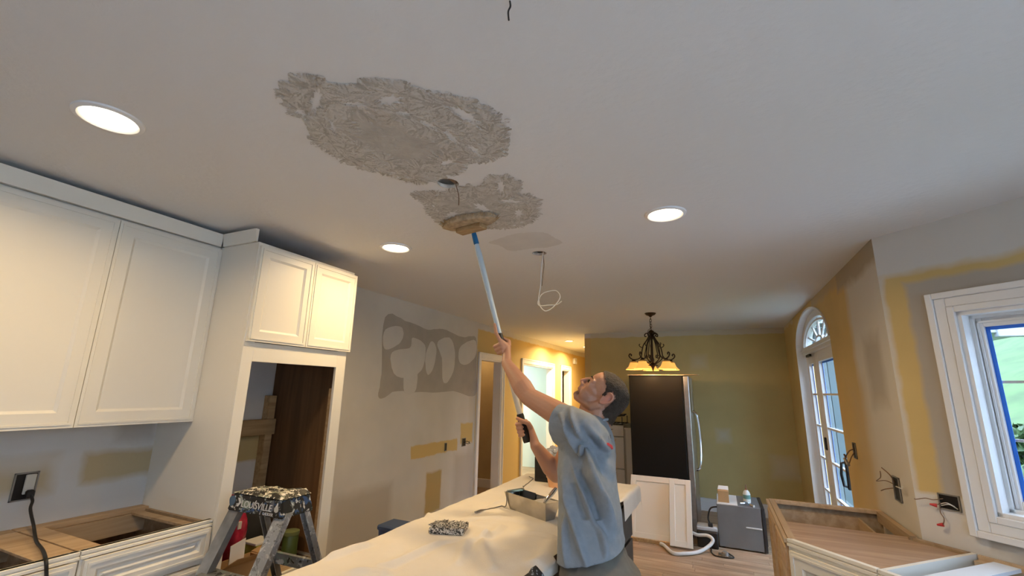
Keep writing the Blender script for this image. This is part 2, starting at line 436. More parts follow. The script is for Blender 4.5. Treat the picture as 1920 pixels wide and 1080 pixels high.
# ---- baseboards and doorway casings in the hall
def casing(name, y0, y1, ztop, w=.085, X=XL, m=TRIM):
    bm = bmnew()
    for a in ((y0-w, y0, 0, ztop+w), (y1, y1+w, 0, ztop+w), (y0, y1, ztop, ztop+w)):
        box(bm, X, X+.018, a[0], a[1], a[2], a[3], bev=.004)
    for a in ((y0-w, y0-w+.022, 0, ztop+w), (y1+w-.022, y1+w, 0, ztop+w), (y0-w, y1+w, ztop+w-.022, ztop+w)):
        box(bm, X+.016, X+.028, a[0], a[1], a[2], a[3], bev=.003)
    for a in ((y0, y0+.018, 0, ztop), (y1-.018, y1, 0, ztop), (y0, y1, ztop-.018, ztop)):
        box(bm, X-.12, X+.004, a[0], a[1], a[2], a[3])
    return struct(mesh_obj(name, bm, m))
casing('trim_1', 5.48, 6.14, 1.95); casing('trim_2', 6.98, 8.48, 1.97); casing('trim_3', 9.05, 9.60, 1.97)
bm = bmnew(); box(bm, -4.2, -4.185, 5.06, 6.74, 0, .13, bev=.004); box(bm, -4.2, XL-.12, 6.725, 6.74, 0, .13, bev=.004)
struct(mesh_obj('baseboard_vestibule', bm, TRIM))
bm = bmnew(); box(bm, -5.5, -5.485, 6.86, 8.9, 0, .14, bev=.004); struct(mesh_obj('baseboard_bathroom', bm, TRIM))
bm = bmnew(); box(bm, -1.81, XR, YB-.016, YB, 0, .15, bev=.004); box(bm, -1.82, XR, YB-.03, YB-.016, 0, .02); struct(mesh_obj('baseboard_back', bm, TRIM))
bm = bmnew(); box(bm, XL, XL+.016, 6.24, 6.88, 0, .13, bev=.004); box(bm, XL, XL+.016, 2.36, 5.38, 0, .02); struct(mesh_obj('baseboard_left', bm, TRIM))

# ---- compound patches on the left wall
def plate(name, pts, m, X, parent, d=.0015, jit=.006):
    P = spline([onx(x, y, X) for x, y in pts], 5, True)
    P = [V((X, p.y+random.uniform(-jit, jit), p.z+random.uniform(-jit, jit))) for p in P]
    bm = bmnew(); es = loop(bm, P); bmesh.ops.triangle_fill(bm, edges=es)
    r = bmesh.ops.extrude_face_region(bm, geom=list(bm.faces))
    for v in [g for g in r['geom'] if isinstance(g, bmesh.types.BMVert)]: v.co.x += d
    return mesh_obj(name, bm, m, parent)
M_MUD = mat('joint compound', MUD, .85, bump=.15, bscale=30, var=.06)
M_DAB = mat('dried white compound', PRIM, .85, bump=.1, bscale=30, var=.03)
plate('compound_patch', [(722, 594), (760, 601), (802, 618), (830, 617), (866, 632), (892, 634), (893, 690), (891, 741), (850, 734), (800, 736), (745, 733), (711, 748), (715, 700)], M_MUD, XL, wl, .0012)
for pts in ([(722, 618), (752, 613), (755, 634), (740, 650), (720, 653)],
            [(735, 660), (768, 652), (774, 633), (796, 647), (795, 680), (782, 702), (752, 708), (736, 695)],
            [(760, 690), (781, 695), (778, 734), (758, 735)],
            [(808, 640), (818, 655), (812, 690), (801, 702), (797, 670)],
            [(820, 642), (842, 633), (852, 655), (851, 690), (840, 715), (830, 714), (828, 672)],
            [(862, 652), (878, 640), (892, 640), (891, 668), (873, 684), (860, 676)]):
    plate('compound_dab', pts, M_DAB, XL, wl, .003+.0006*random.random(), .003)

# ---- window in the angled wall
win = struct(thing('window_1', 'white cased window', 'window', WM @ V((.83, 0, 1.0)))); del win['label']; del win['category']
def wbox(bm, s0, s1, d0, d1, z0, z1, bev=0): box(bm, s0, s1, d0, d1, z0, z1, bev, M=WM)
CW = .105
bm = bmnew()
for st, (i0, i1, dd) in enumerate(((0, .03, -.034), (.03, .075, -.022), (.075, .105, -.026))):
    a0, a1 = CW-i0, CW-i1
    for s0, s1, z0, z1 in ((WS0-a0, WS0-a1, WZ0-a0, WZ1+a0), (WS1+a1, WS1+a0, WZ0-a0, WZ1+a0), (WS0-a1, WS1+a1, WZ1+a1, WZ1+a0), (WS0-a1, WS1+a1, WZ0-a0, WZ0-a1)):
        wbox(bm, min(s0, s1), max(s0, s1), dd, 0, min(z0, z1), max(z0, z1), .003)
mesh_obj('casing', bm, TRIM, win)
bm = bmnew()
for s0, s1, z0, z1 in ((WS0, WS0+.018, WZ0, WZ1), (WS1-.018, WS1, WZ0, WZ1), (WS0, WS1, WZ0, WZ0+.018), (WS0, WS1, WZ1-.018, WZ1)): wbox(bm, s0, s1, -.01, .15, z0, z1)
for s0, s1, z0, z1 in ((WS0+.018, WS0+.032, WZ0+.018, WZ1-.018), (WS1-.032, WS1-.018, WZ0+.018, WZ1-.018), (WS0+.018, WS1-.018, WZ1-.032, WZ1-.018), (WS0+.018, WS1-.018, WZ0+.018, WZ0+.032)): wbox(bm, s0, s1, .05, .07, z0, z1)
mesh_obj('jamb', bm, TRIM, win)
SG0, SG1, GZ0, GZ1 = WS0+.056, WS1-.056, WZ0+.068, WZ1-.074
bm = bmnew(); e = .02
for s0, s1, z0, z1 in ((WS0+e, SG0, WZ0+e, WZ1-e), (SG1, WS1-e, WZ0+e, WZ1-e), (SG0, SG1, WZ0+e, GZ0), (SG0, SG1, GZ1, WZ1-e)): wbox(bm, s0, s1, .07, .11, z0, z1, .003)
for s0, s1, z0, z1 in ((WS0+.036, WS0+.044, WZ0+.04, WZ1-.045), (WS0+.036, WS1-.036, WZ1-.055, WZ1-.045)): wbox(bm, s0, s1, .062, .07, z0, z1)
sash = mesh_obj('sash', bm, TRIM, win)
GLASS = mat('window glass', (1, 1, 1), .0, trans=1.0, spec=.5); GLASS.node_tree.nodes['Principled BSDF'].inputs['IOR'].default_value = 1.05
bm = bmnew(); wbox(bm, SG0, SG1, .088, .092, GZ0, GZ1); p_ = mesh_obj('pane', bm, GLASS); p_.parent = sash
bm = bmnew()
for k in (1, 2): wbox(bm, SG0, SG1, .094, .102, GZ0+(GZ1-GZ0)*k/3-.006, GZ0+(GZ1-GZ0)*k/3+.006)
for k in (1, 2): wbox(bm, SG0+(SG1-SG0)*k/3-.006, SG0+(SG1-SG0)*k/3+.006, .094, .102, GZ0, GZ1)
p_ = mesh_obj('muntin_grid', bm, TRIM); p_.parent = sash
TAPE = mat('blue masking tape', (.02, .18, .80), .55)
for s0, s1, z0, z1 in ((SG0, SG0+.014, GZ0, GZ1), (SG1-.014, SG1, GZ0, GZ1), (SG0, SG1, GZ1-.014, GZ1), (SG0, SG1, GZ0, GZ0+.010)):
    bm = bmnew(); wbox(bm, s0-.002, s1+.002, .0855, .0875, z0-.002, z1+.002); t_ = mesh_obj('masking_tape', bm, TAPE, win); t_['label'] = 'strip of blue masking tape along the glass'

# ---- arched door with fan light
dr = struct(thing('door_1', 'x', 'door', (XR+.07, 5.28, 0))); del dr['label']; del dr['category']
def ell(a, b, n=24, c=(DY0+DY1)/2, z=DSP): return [(c+a*math.cos(math.pi*k/n), z+b*math.sin(math.pi*k/n)) for k in range(n+1)]
def arch_band(bm, a0, b0, a1, b1, x0, x1):
    P, Q = ell(a0, b0), ell(a1, b1)
    for k in range(len(P)-1):
        A = [V((x0, *P[k])), V((x0, *P[k+1])), V((x0, *Q[k+1])), V((x0, *Q[k]))]
        hexa(bm, A, [p+V((x1-x0, 0, 0)) for p in A])
AA, AB = (DY1-DY0)/2, DTOP-DSP
bm = bmnew()   # jamb liner
box(bm, XR-.012, XR+.118, DY1-.02, DY1, 0, DSP); box(bm, XR+.02, XR+.15, DY0, DY0+.02, 0, DSP)
arch_band(bm, AA-.02, AB-.02, AA, AB, XR-.012, XR+.15)
mesh_obj('jamb', bm, TRIM, dr)
bm = bmnew()   # fan light frame, two stepped arches, sunburst bars
arch_band(bm, AA-.10, AB-.085, AA-.02, AB-.02, XR+.05, XR+.12)
arch_band(bm, AA-.16, AB-.125, AA-.13, AB-.105, XR+.06, XR+.11)
box(bm, XR+.045, XR+.12, DY0+.02, DY1-.02, DSP-.045, DSP+.035, bev=.004)
box(bm, XR+.03, XR+.05, DY0+.02, DY1-.02, DSP-.012, DSP+.004)
arch_band(bm, .17, .085, .21, .105, XR+.07, XR+.10)
for k in range(1, 6):
    t = math.pi*k/6; c = (DY0+DY1)/2
    p0 = V((XR+.085, c+.19*math.cos(t), DSP+.09*math.sin(t))); p1 = V((XR+.085, c+(AA-.06)*math.cos(t), DSP+(AB-.05)*math.sin(t)))
    tube(bm, [p0, p1], .012, 6)
fl = mesh_obj('fan_light', bm, TRIM, dr)
bm = bmnew(); P = ell(AA-.08, AB-.06)
for k in range(len(P)-1): hexa(bm, [V((XR+.088, *P[k])), V((XR+.088, *P[k+1])), V((XR+.088, P[k+1][0], DSP)), V((XR+.088, P[k][0], DSP))], [V((XR+.091, *P[k])), V((XR+.091, *P[k+1])), V((XR+.091, P[k+1][0], DSP)), V((XR+.091, P[k][0], DSP))])
p_ = mesh_obj('pane', bm, GLASS); p_.parent = fl
def leaf(y0, y1, g0, g1):
    bm = bmnew(); x0, x1 = XR+.075, XR+.115; zb, zt = .25, 1.88
    for a in ((y0, g0, .01, DSP-.045), (g1, y1, .01, DSP-.045), (g0, g1, .01, zb), (g0, g1, zt, DSP-.045)): box(bm, x0, x1, a[0], a[1], a[2], a[3], bev=.003)
    l = mesh_obj('door_leaf', bm, TRIM, dr)
    n = 5
    for k in range(n):
        za, zc = zb+(zt-zb)*k/n, zb+(zt-zb)*(k+1)/n
        bm = bmnew(); box(bm, XR+.110, XR+.113, g0, g1, za, zc); p = mesh_obj('pane', bm, GLASS); p.parent = l
        if k: bm = bmnew(); box(bm, XR+.080, XR+.108, g0, g1, za-.009, za+.009); p = mesh_obj('muntin', bm, TRIM); p.parent = l
    bm = bmnew()
    for a in ((g0, g1, zt-.018, zt+.006), (g0, g0+.014, zb, zt), (g1-.014, g1, zb, zt)): box(bm, XR+.1075, XR+.1095, a[0], a[1], a[2], a[3])
    p = mesh_obj('masking_tape', bm, TAPE); p.parent = l
    return l
leaf(5.60, 6.10, 5.73, 6.0)
lf = leaf(4.46, 5.595, 4.60, 5.46)
BLACK = mat('black metal', (.012, .012, .014), .4, .3)
bm = bmnew(); hp = onx(1583, 890, XR+.04); box(bm, XR+.055, XR+.075, hp.y-.02, hp.y+.02, hp.z-.12, hp.z+.12, bev=.004)
tube(bm, [(XR+.07, hp.y, hp.z+.10), (XR+.03, hp.y, hp.z+.09), (XR+.02, hp.y, hp.z), (XR+.03, hp.y, hp.z-.09), (XR+.07, hp.y, hp.z-.10)], .011, 8)
bm2 = mesh_obj('handle', bm, BLACK, dr, True); bm2['label'] = 'black pull handle'
bm = bmnew(); q = onx(1549, 832, XR+.07); box(bm, XR+.06, XR+.08, q.y-.025, q.y+.025, q.z-.06, q.z+.06, bev=.004); mesh_obj('latch', bm, BLACK, dr)
bm = bmnew(); q = onx(1518, 667, XR+.05); box(bm, XR+.03, XR+.05, q.y-.10, q.y+.10, q.z-.012, q.z+.012); mesh_obj('closer_plate', bm, BLACK, dr)

# ---- outdoors
GRASS = mat('lawn grass', (.055, .098, .023), .9, var=.25, vscale=1.3)  # one green base tone with random variation
bm = bmnew(); n = 40
gv = [[bm.verts.new((1.0+44*i/n, -20+70*j/n, -.45+max(0, (1.0+44*i/n-4.2))*.5*max(0, min(1, (-20+70*j/n-4)/3))+max(0, (-20+70*j/n-9))*.05+.25*noise.noise(V((i*.5, j*.5, 0))))) for j in range(n+1)] for i in range(n+1)]
for i in range(n):
    for j in range(n): bm.faces.new((gv[i][j], gv[i+1][j], gv[i+1][j+1], gv[i][j+1]))
g_ = mesh_obj('lawn', bm, GRASS, smooth='all'); tag(g_, 'pale green lawn rising outside the window', 'lawn'); g_['kind'] = 'stuff'
def lawn_z(x, y): return -.45+max(0, x-4.2)*.5*max(0, min(1, (y-4)/3))+max(0, y-9)*.05+.25*noise.noise(V(((x-1)*40/44*.5, (y+20)*40/70*.5, 0)))
def foliage(name, c, rx, rz, n, m, label, cat):
    o = thing(name, label, cat, (c[0], c[1], c[2]))
    bm = bmnew()
    for k in range(n):
        v = V((random.gauss(0, 1), random.gauss(0, 1), random.gauss(0, 1))).normalized()*random.uniform(.55, 1)
        p = V((c[0]+v.x*rx, c[1]+v.y*rx, c[2]+rz*1.15+v.z*rz)); a = V((random.gauss(0, 1), random.gauss(0, 1), random.gauss(0, 1))).normalized(); b = a.orthogonal().normalized()*.14*rx; a = a*.22*rx
        bm.faces.new([bm.verts.new(q) for q in (p-a, p+b, p+a, p-b)])
    mesh_obj('crown', bm, m, o)
    bm = bmnew(); tube(bm, [(c[0], c[1], c[2]-.3), (c[0], c[1], c[2]+rz)], .07*rx, 8); mesh_obj('trunk', bm, JOIST, o)
LEAF = mat('leaf green', (.050, .092, .022), .7, var=.3, vscale=3)
fc = thing('sky_block_fence', 'tall unseen board fence added to block low sky light', 'fence', (7.2, -2.5, -.12))  # added out of view to keep low sky light off the left wall
FW = wood('sky block board', (.13, .11, .09), (.22, .19, .16), 2, .5)
for i in range(34):
    bm = bmnew(); box(bm, 7.2, 7.225, -8.6+i*.36, -8.6+i*.36+.35, -.12, 2.7); mesh_obj('board', bm, FW, fc)
for i in range(36):
    bm = bmnew(); box(bm, -5.8+i*.36, -5.8+i*.36+.35, -8.63, -8.605, -.12, 2.7); mesh_obj('board', bm, FW, fc)
pt_ = bmnew(); box(pt_, 2.7, 9, -9, 3.65, -.55, -.12); box(pt_, -6, 2.7, -9, -3.2, -.55, -.12); tag(mesh_obj('bounce_patio', pt_, mat('daylight bounce concrete', (.72, .75, .78), .9, var=.05)), 'unseen pale slab added outside to bounce daylight onto the ceiling', 'bounce_patio')  # added out of view as a reflector for the ceiling
foliage('yard_shrub', (5.28, 11.75, lawn_z(5.28, 11.75)), .50, .42, 700, mat('shrub leaf', (.043, .078, .019), .7, var=.3, vscale=3), 'low green shrub on the lawn outside the cased window', 'shrub')
SIDING = mat('blue grey siding', (.12, .16, .17), .6)
ho = thing('house_wing', 'pale blue board-sided house wing outside the arched door', 'building', (2.2, 9.8, -.4))
k = 0
for i in range(16):
    x = 1.06+i*.15
    bm = bmnew(); box(bm, x, x+.142, 9.60, 9.64, -.65, 2.75, bev=.004); mesh_obj('board', bm, SIDING, ho)
bm = bmnew(); box(bm, 1.06, 3.46, 9.64, 10.4, -.65, 2.75); mesh_obj('wall', bm, SIDING, ho)
g0 = ony(1872, 628, 9.2)
bm = bmnew(); box(bm, 1.0, g0.x+.08, 9.0, 9.6, 2.75, 2.80); box(bm, g0.x-.1, g0.x+.55, 8.95, 9.08, g0.z-.05, g0.z+.10, bev=.01); box(bm, 3.0, g0.x+.4, 9.0, 10.5, g0.z+.02, g0.z+.14)
mesh_obj('eave', bm, mat('white gutter', (.30, .31, .32), .5), ho)
# window portals help the daylight in
nW = WM.to_3x3() @ V((0, -1, 0))
area('portal', WM @ V(((WS0+WS1)/2, .16, (WZ0+WZ1)/2)), WS1-WS0, 1, (1, 1, 1), nW, 'RECTANGLE', portal=True, sy=WZ1-WZ0)
area('portal', (2.66, -.73, 1.19), 3.5, 1, (1, 1, 1), (-1, 0, 0), 'RECTANGLE', portal=True, sy=2.18)
area('portal', (1.3, -3.16, 1.19), 2.1, 1, (1, 1, 1), (0, 1, 0), 'RECTANGLE', portal=True, sy=2.18)
area('portal', (XR+.16, 5.28, 1.2), 1.7, 1, (1, 1, 1), (-1, 0, 0), 'RECTANGLE', portal=True, sy=2.36)
# sashes of two unseen windows added behind the camera for daylight
for nm, A in (('added_window_side', (2.55, 2.60, [(1.47-.45, 1.47-3.95)], .10, 2.28, 'x')), ('added_window_front', (-3.10, -3.05, [(2.5-.15, 2.5-2.25)], .10, 2.28, 'y'))):
    a0, a1, [(q0, q1)], z0, z1, ax = A
    lo, hi = min(q0, q1), max(q0, q1); mid = (lo+hi)/2; bm = bmnew()
    for s0, s1, c0, c1 in ((lo, lo+.07, z0, z1), (hi-.07, hi, z0, z1), (lo+.07, hi-.07, z0, z0+.07), (lo+.07, hi-.07, z1-.07, z1), (mid-.04, mid+.04, z0+.07, z1-.07)):
        if ax == 'x': box(bm, a0, a1, s0, s1, c0, c1)
        else: box(bm, s0, s1, a0, a1, c0, c1)
    w_ = struct(mesh_obj(nm, bm, TRIM))
    bm = bmnew()
    if ax == 'x': box(bm, a0+.02, a0+.024, lo+.07, hi-.07, z0+.07, z1-.07)
    else: box(bm, lo+.07, hi-.07, a0+.02, a0+.024, z0+.07, z1-.07)
    mesh_obj('pane', bm, GLASS, w_)

# ================================================================== LAMPS
LENS = mat('lit lens', (1.0, .86, .62), .5, emis=9)
def can_light(c, label, power, r=.082, col=WARM):
    o = thing('recessed_light', label, 'ceiling light', (c.x, c.y, H), 'recessed ceiling lights')
    bm = bmnew(); lathe(bm, [(r+.022, 0), (r+.020, -.006), (r+.006, -.010), (r, -.006), (r-.004, .004)], 40, (c.x, c.y, H)); mesh_obj('trim_ring', bm, TRIM, o, True)
    bm = bmnew(); lathe(bm, [(0, -.003), (r-.001, -.003), (r-.001, .002), (0, .002)], 40, (c.x, c.y, H)); mesh_obj('lens', bm, LENS, o)
    l = area('lamp', (c.x, c.y, H-.012), 2*r, power, col, (0, 0, -1), 'DISK', R(160)); attach(l, o)
    return o
can_light(onz(205, 222, H), 'lit round recessed light above the white upper cabinet doors', P_CAN, .079)
can_light(onz(742, 464, H), 'lit round recessed light in front of the empty oven cabinet', P_CAN)
can_light(onz(1247, 401, H), 'lit round recessed light on the door side of the ceiling holes', P_CAN)
can_light(onz(1067, 639, H), 'small lit recessed light in the yellow hall, before its neighbour', P_HALL, .07, (1, .80, .48))
can_light(onz(1099, 650, H), 'small lit recessed light deepest in the yellow hall', P_HALL, .07, (1, .80, .48))
can_light(V((-3.6, 6.35, H)), 'added recessed light brightening the beige vestibule', 5.0, .06)  # invented lamp that brightens the vestibule
# added cool lamp standing in for window daylight in the bathroom
o = thing('daylight_lamp', 'added cool lamp standing in for daylight in the bright hall room', 'ceiling light', (-4.2, 7.9, H))
bm = bmnew(); lathe(bm, [(.16, 0), (.16, -.03), (.12, -.06), (0, -.065)], 28, (-4.2, 7.9, H)); mesh_obj('diffuser', bm, mat('daylight glow', (.75, .97, 1.0), .5, emis=3), o, True)
bm = bmnew(); lathe(bm, [(.172, 0), (.172, -.022), (.155, -.026)], 28, (-4.2, 7.9, H)); mesh_obj('base', bm, TRIM, o, True)
attach(area('lamp', (-4.2, 7.9, H-.075), .3, P_ROOM, (.72, .97, 1.0)), o)

# chandelier
CX, CY = -.655, 5.30
BRONZE = mat('dark bronze', (.045, .026, .014), .45, .7)
AMBER = mat('lit amber glass', (1.0, .50, .10), .35, emis=.8)
ch = thing('chandelier', 'bronze scroll chandelier with five lit amber glass shades', 'chandelier', (CX, CY, H))
bm = bmnew(); lathe(bm, [(0, 0), (.062, 0), (.064, -.006), (.05, -.022), (.02, -.034), (.012, -.045), (0, -.046)], 28, (CX, CY, H)); mesh_obj('canopy', bm, BRONZE, ch, True)
bm = bmnew()
for i in range(5):
    zc = 2.385-i*.032; pts = []
    for k in range(12):
        t = 2*math.pi*k/12; a, b = .010*math.cos(t), .020*math.sin(t)
        pts.append((CX+(a if i % 2 else 0), CY+(0 if i % 2 else a), zc+b))
    tube(bm, pts, .0028, 6, closed=True)
tube(bm, spline([(CX+.004, CY, 2.40), (CX-.012, CY-.004, 2.33), (CX-.004, CY+.003, 2.27), (CX-.035, CY, 2.235), (CX-.045, CY, 2.19)], 6), .003, 6)
mesh_obj('chain', bm, BRONZE, ch, True)
bm = bmnew(); lathe(bm, [(0, 2.245), (.012, 2.24), (.03, 2.228), (.034, 2.22), (.03, 2.21), (.016, 2.20), (.016, 2.17), (.026, 2.16), (.012, 2.13), (.0115, 1.93), (.02, 1.90), (.012, 1.87), (.03, 1.855), (.034, 1.84), (.02, 1.82), (.012, 1.80), (.006, 1.775), (0, 1.77)], 20, (CX, CY, 0)); mesh_obj('stem', bm, BRONZE, ch, True)
far = V((CX, CY, 0)).normalized(); rgt = V((far.y, -far.x, 0))
for k in range(5):
    t = R(-6+72*k); d = far*math.cos(t)+rgt*math.sin(t)
    def pr(rr, z): return V((CX, CY, 0))+d*rr+V((0, 0, z))
    bm = bmnew()
    tube(bm, spline([pr(.018, 2.15), pr(.03, 2.19), pr(.055, 2.205), pr(.075, 2.19), pr(.072, 2.168), pr(.055, 2.17)], 5), .0065, 6)
    tube(bm, spline([pr(.03, 2.17), pr(.055, 2.125), pr(.095, 2.07), pr(.115, 2.0), pr(.125, 1.945), pr(.16, 1.912), pr(.215, 1.905), pr(.25, 1.922), pr(.268, 1.95), pr(.255, 1.972), pr(.238, 1.960), pr(.246, 1.948)], 6), .0068, 6)
    tube(bm, spline([pr(.11, 2.04), pr(.135, 2.055), pr(.145, 2.075), pr(.133, 2.083)], 5), .005, 6)
    tube(bm, spline([pr(.02, 2.16), pr(.05, 2.10), pr(.07, 2.02), pr(.085, 1.94), pr(.06, 1.92), pr(.058, 1.945), pr(.075, 1.95)], 6), .0055, 6)
    tube(bm, spline([pr(.125, 1.94), pr(.10, 1.90), pr(.05, 1.865), pr(.02, 1.845)], 6), .006, 6)
    # leaf
    a = pr(.02, 1.85); b = pr(.07, 1.825); w = d.cross(V((0, 0, 1)))*.02
    hexa(bm, [a, (a+b)/2+w, b, (a+b)/2-w], [a+V((0, 0, .004)), (a+b)/2+w+V((0, 0, .004)), b+V((0, 0, .004)), (a+b)/2-w+V((0, 0, .004))])
    arm = mesh_obj('arm', bm, BRONZE, ch, True)
    c = pr(.215, 0)
    bm = bmnew(); lathe(bm, [(0, 1.91), (.014, 1.905), (.022, 1.895), (.03, 1.885), (.04, 1.878), (.042, 1.872), (0, 1.868)], 18, c); f_ = mesh_obj('fitter', bm, BRONZE); f_.parent = arm; f_.matrix_parent_inverse = Matrix.Identity(4)
    bm = bmnew(); lathe(bm, [(.036, 1.882), (.043, 1.868), (.052, 1.845), (.062, 1.822), (.080, 1.805), (.093, 1.790), (.091, 1.789), (.078, 1.802), (.059, 1.82), (.049, 1.843), (.040, 1.866), (.033, 1.88)], 28, c)
    mesh_obj('shade', bm, AMBER, ch, True)
    bm = bmnew(); lathe(bm, [(0, 1.87), (.012, 1.865), (.014, 1.845), (.026, 1.825), (.026, 1.812), (.016, 1.798), (0, 1.794)], 14, c); mesh_obj('bulb', bm, LENS, ch, True)
    l = bpy.data.lights.new('lamp', 'POINT'); l.energy = P_CHAND; l.color = (1, .66, .32); l.shadow_soft_size = .03
    lo = bpy.data.objects.new('lamp', l); COL.objects.link(lo); lo.location = (c.x, c.y, 1.782); attach(lo, ch)

# ================================================================== LEFT CABINETS
PLY = wood('cabinet plywood', (.36, .24, .13), (.50, .36, .22), 1, .8)
PLYD = wood('brown plywood', (.11, .055, .022), (.19, .095, .04), 2, .7)
PINE = wood('pine cleat', (.40, .25, .11), (.56, .38, .19), 1, 1.2)
MAPLE = wood('raw maple', (.46, .32, .19), (.62, .47, .31), 1, .8)
def faceM(x, y1, z0): return frame_M(V((x, y1, z0)), V((0, -1, 0)), V((1, 0, 0)), V((0, 0, 1)))
XU = XL+.001
uc = thing('upper_cabinet', 'tall white two-door wall cabinet hung above the open base cabinets', 'cabinet', (XL, 1.07, 1.33))
bm = bmnew(); box(bm, XU, -2.673, .54, 1.583, 1.345, 2.335); box(bm, -2.69, -2.673, .54, 1.583, 1.33, 1.345); mesh_obj('body', bm, WHITE, uc)
for y0, y1 in ((.540, 1.0715), (1.0745, 1.583)):
    shaker('door', faceM(-2.673, y1, 1.331), y1-y0, .992, WHITE, uc, .021, .066)
bm = bmnew()
prof = [(-2.673, 2.337), (-2.650, 2.337), (-2.648, 2.35), (-2.640, 2.40), (-2.638, 2.412), (-2.673, 2.412)]
hexa(bm, [(x, .5, z) for x, z in prof], [(x, 1.570, z) for x, z in prof]); mesh_obj('crown_molding', bm, WHITE, uc)

oc = thing('oven_cabinet', 'tall white oven cabinet with an empty opening and two doors on top', 'cabinet', (-2.65, 1.96, 0))
OY0, OY1 = 1.585, 2.335
bm = bmnew(); box(bm, XL, -2.35, OY0, OY0+.016, 0, 2.335); mesh_obj('side_panel', bm, WHITE, oc)
bm = bmnew(); box(bm, XL, -2.35, OY1-.016, OY1, 0, 2.335); mesh_obj('side_panel', bm, WHITE, oc)
bm = bmnew(); box(bm, XL+.004, -2.352, OY1-.030, OY1-.0165, .5, 1.70); q = mesh_obj('inner_lining', bm, PLYD, oc); q['label'] = 'brown plywood lining of the oven opening'
bm = bmnew(); box(bm, XL+.3, -2.352, OY0+.0165, OY0+.03, .5, 1.70); mesh_obj('inner_lining', bm, PLYD, oc)
bm = bmnew(); box(bm, XL, -2.35, OY0+.016, OY1-.016, 1.70, 1.72); box(bm, XL, -2.35, OY0+.016, OY1-.016, 2.315, 2.335); box(bm, -2.37, -2.35, OY0+.016, OY1-.016, 1.72, 2.315); mesh_obj('top_box', bm, PLYD, oc)
bm = bmnew(); box(bm, XL, -2.35, OY0+.016, OY1-.016, .455, .475); mesh_obj('shelf', bm, PLY, oc)
bm = bmnew()
for a in ((OY0, 1.648, 0, 2.335), (2.255, OY1, 0, 2.335), (1.648, 2.255, 1.66, 1.765), (1.648, 2.255, .40, .495), (1.648, 2.255, 0, .10), (1.648, 2.255, 2.30, 2.335)): box(bm, -2.35, -2.33, a[0], a[1], a[2], a[3], bev=.001)
mesh_obj('face_frame', bm, WHITE, oc)
for y0, y1 in ((1.592, 1.968), (1.972, 2.346)): shaker('door', faceM(-2.33, y1, 1.768), y1-y0, .545, WHITE, oc, .02, .058)
for y0, y1 in ((1.652, 1.95), (1.954, 2.252)): shaker('door', faceM(-2.33, y1, .105), y1-y0, .29, WHITE, oc, .02, .058)
bm = bmnew(); prof = [(1.585, 2.337), (1.572, 2.337), (1.566, 2.40), (1.563, 2.412), (1.585, 2.412)]
hexa(bm, [(-2.637, y, z) for y, z in prof], [(-2.345, y, z) for y, z in prof]); mesh_obj('crown_molding', bm, WHITE, oc)
bm = bmnew(); box(bm, XL+.001, -2.92, 2.245, 2.30, .478, 1.46, bev=.002); mesh_obj('cleat', bm, PINE, oc)
bm = bmnew(); box(bm, -2.92, -2.895, 1.66, 2.30, 1.195, 1.30, bev=.002); mesh_obj('cleat', bm, PINE, oc)
bm = bmnew(); box(bm, -2.39, -2.36, 2.27, 2.304, .50, 1.52, bev=.002); mesh_obj('cleat', bm, PINE, oc)

def base_cab(label, y0, y1, drawers):
    o = thing('base_cabinet', label, 'cabinet', (-2.67, (y0+y1)/2, 0), 'open white base cabinets on the left wall')
    X1 = -2.375
    bm = bmnew(); box(bm, XL+.02, X1, y0, y0+.016, .1, .862); mesh_obj('side_panel', bm, PLY, o)
    bm = bmnew(); box(bm, XL+.02, X1, y1-.016, y1, .1, .862); mesh_obj('side_panel', bm, PLY, o)
    bm = bmnew(); box(bm, XL+.02, X1, y0+.016, y1-.016, .1, .118); box(bm, XL+.02, XL+.03, y0+.016, y1-.016, .118, .76); box(bm, XL+.1, X1-.06, y0, y1, .0, .1); mesh_obj('body', bm, PLYD, o)
    bm = bmnew(); box(bm, XL+.002, XL+.075, y0, y1, .850, .872, bev=.002); box(bm, XL+.075, XL+.09, y0+.016, y1-.016, .76, .85); mesh_obj('back_rail', bm, PLY, o)
    bm = bmnew()
    for a in ((y0, y0+.03, .1, .876), (y1-.03, y1, .1, .876), (y0+.03, y1-.03, .852, .876), (y0+.03, y1-.03, .682, .698)): box(bm, X1, X1+.02, a[0], a[1], a[2], a[3], bev=.001)
    box(bm, X1-.004, X1+.026, y0, y1, .862, .876, bev=.002); box(bm, X1+.02, X1+.030, y0, y1, .846, .858, bev=.002)
    mesh_obj('face_frame', bm, WHITE, o)
    for z0, z1 in drawers:
        w, h = y1-y0-.02, z1-z0; M = faceM(X1+.02, y1-.01, z0)
        d = shaker('drawer_front', M, w, h, WHITE, o, .02, .042, .010)
        bm = bmnew(); hexa(bm, [M @ V((x, .012, z)) for x, z in ((.06, .06), (w-.06, .06), (w-.06, h-.06), (.06, h-.06))], [M @ V((x, .018, z)) for x, z in ((.075, .072), (w-.075, .072), (w-.075, h-.072), (.075, h-.072))])
        q = mesh_obj('raised_field', bm, WHITE); q.parent = d
    return o
b1 = base_cab('open white base cabinet without a worktop, beside the oven cabinet', 1.068, 1.582, ((.702, .842), (.41, .68), (.12, .40)))
b2 = base_cab('open white base cabinet without a worktop, below the power cord', .36, 1.064, ((.702, .842), (.12, .68)))
bm = bmnew(); box(bm, XL+.08, -2.38, 1.07, 1.150, .862, .872, bev=.001); mesh_obj('stretcher', bm, PLY, b1)
bm = bmnew(); box(bm, XL+.08, -2.38, 1.498, 1.545, .845, .858, bev=.001); mesh_obj('stretcher', bm, PLY, b1)
bm = bmnew(); box(bm, XL+.08, -2.38, .945, 1.062, .862, .872, bev=.001); mesh_obj('stretcher', bm, PLY, b2)

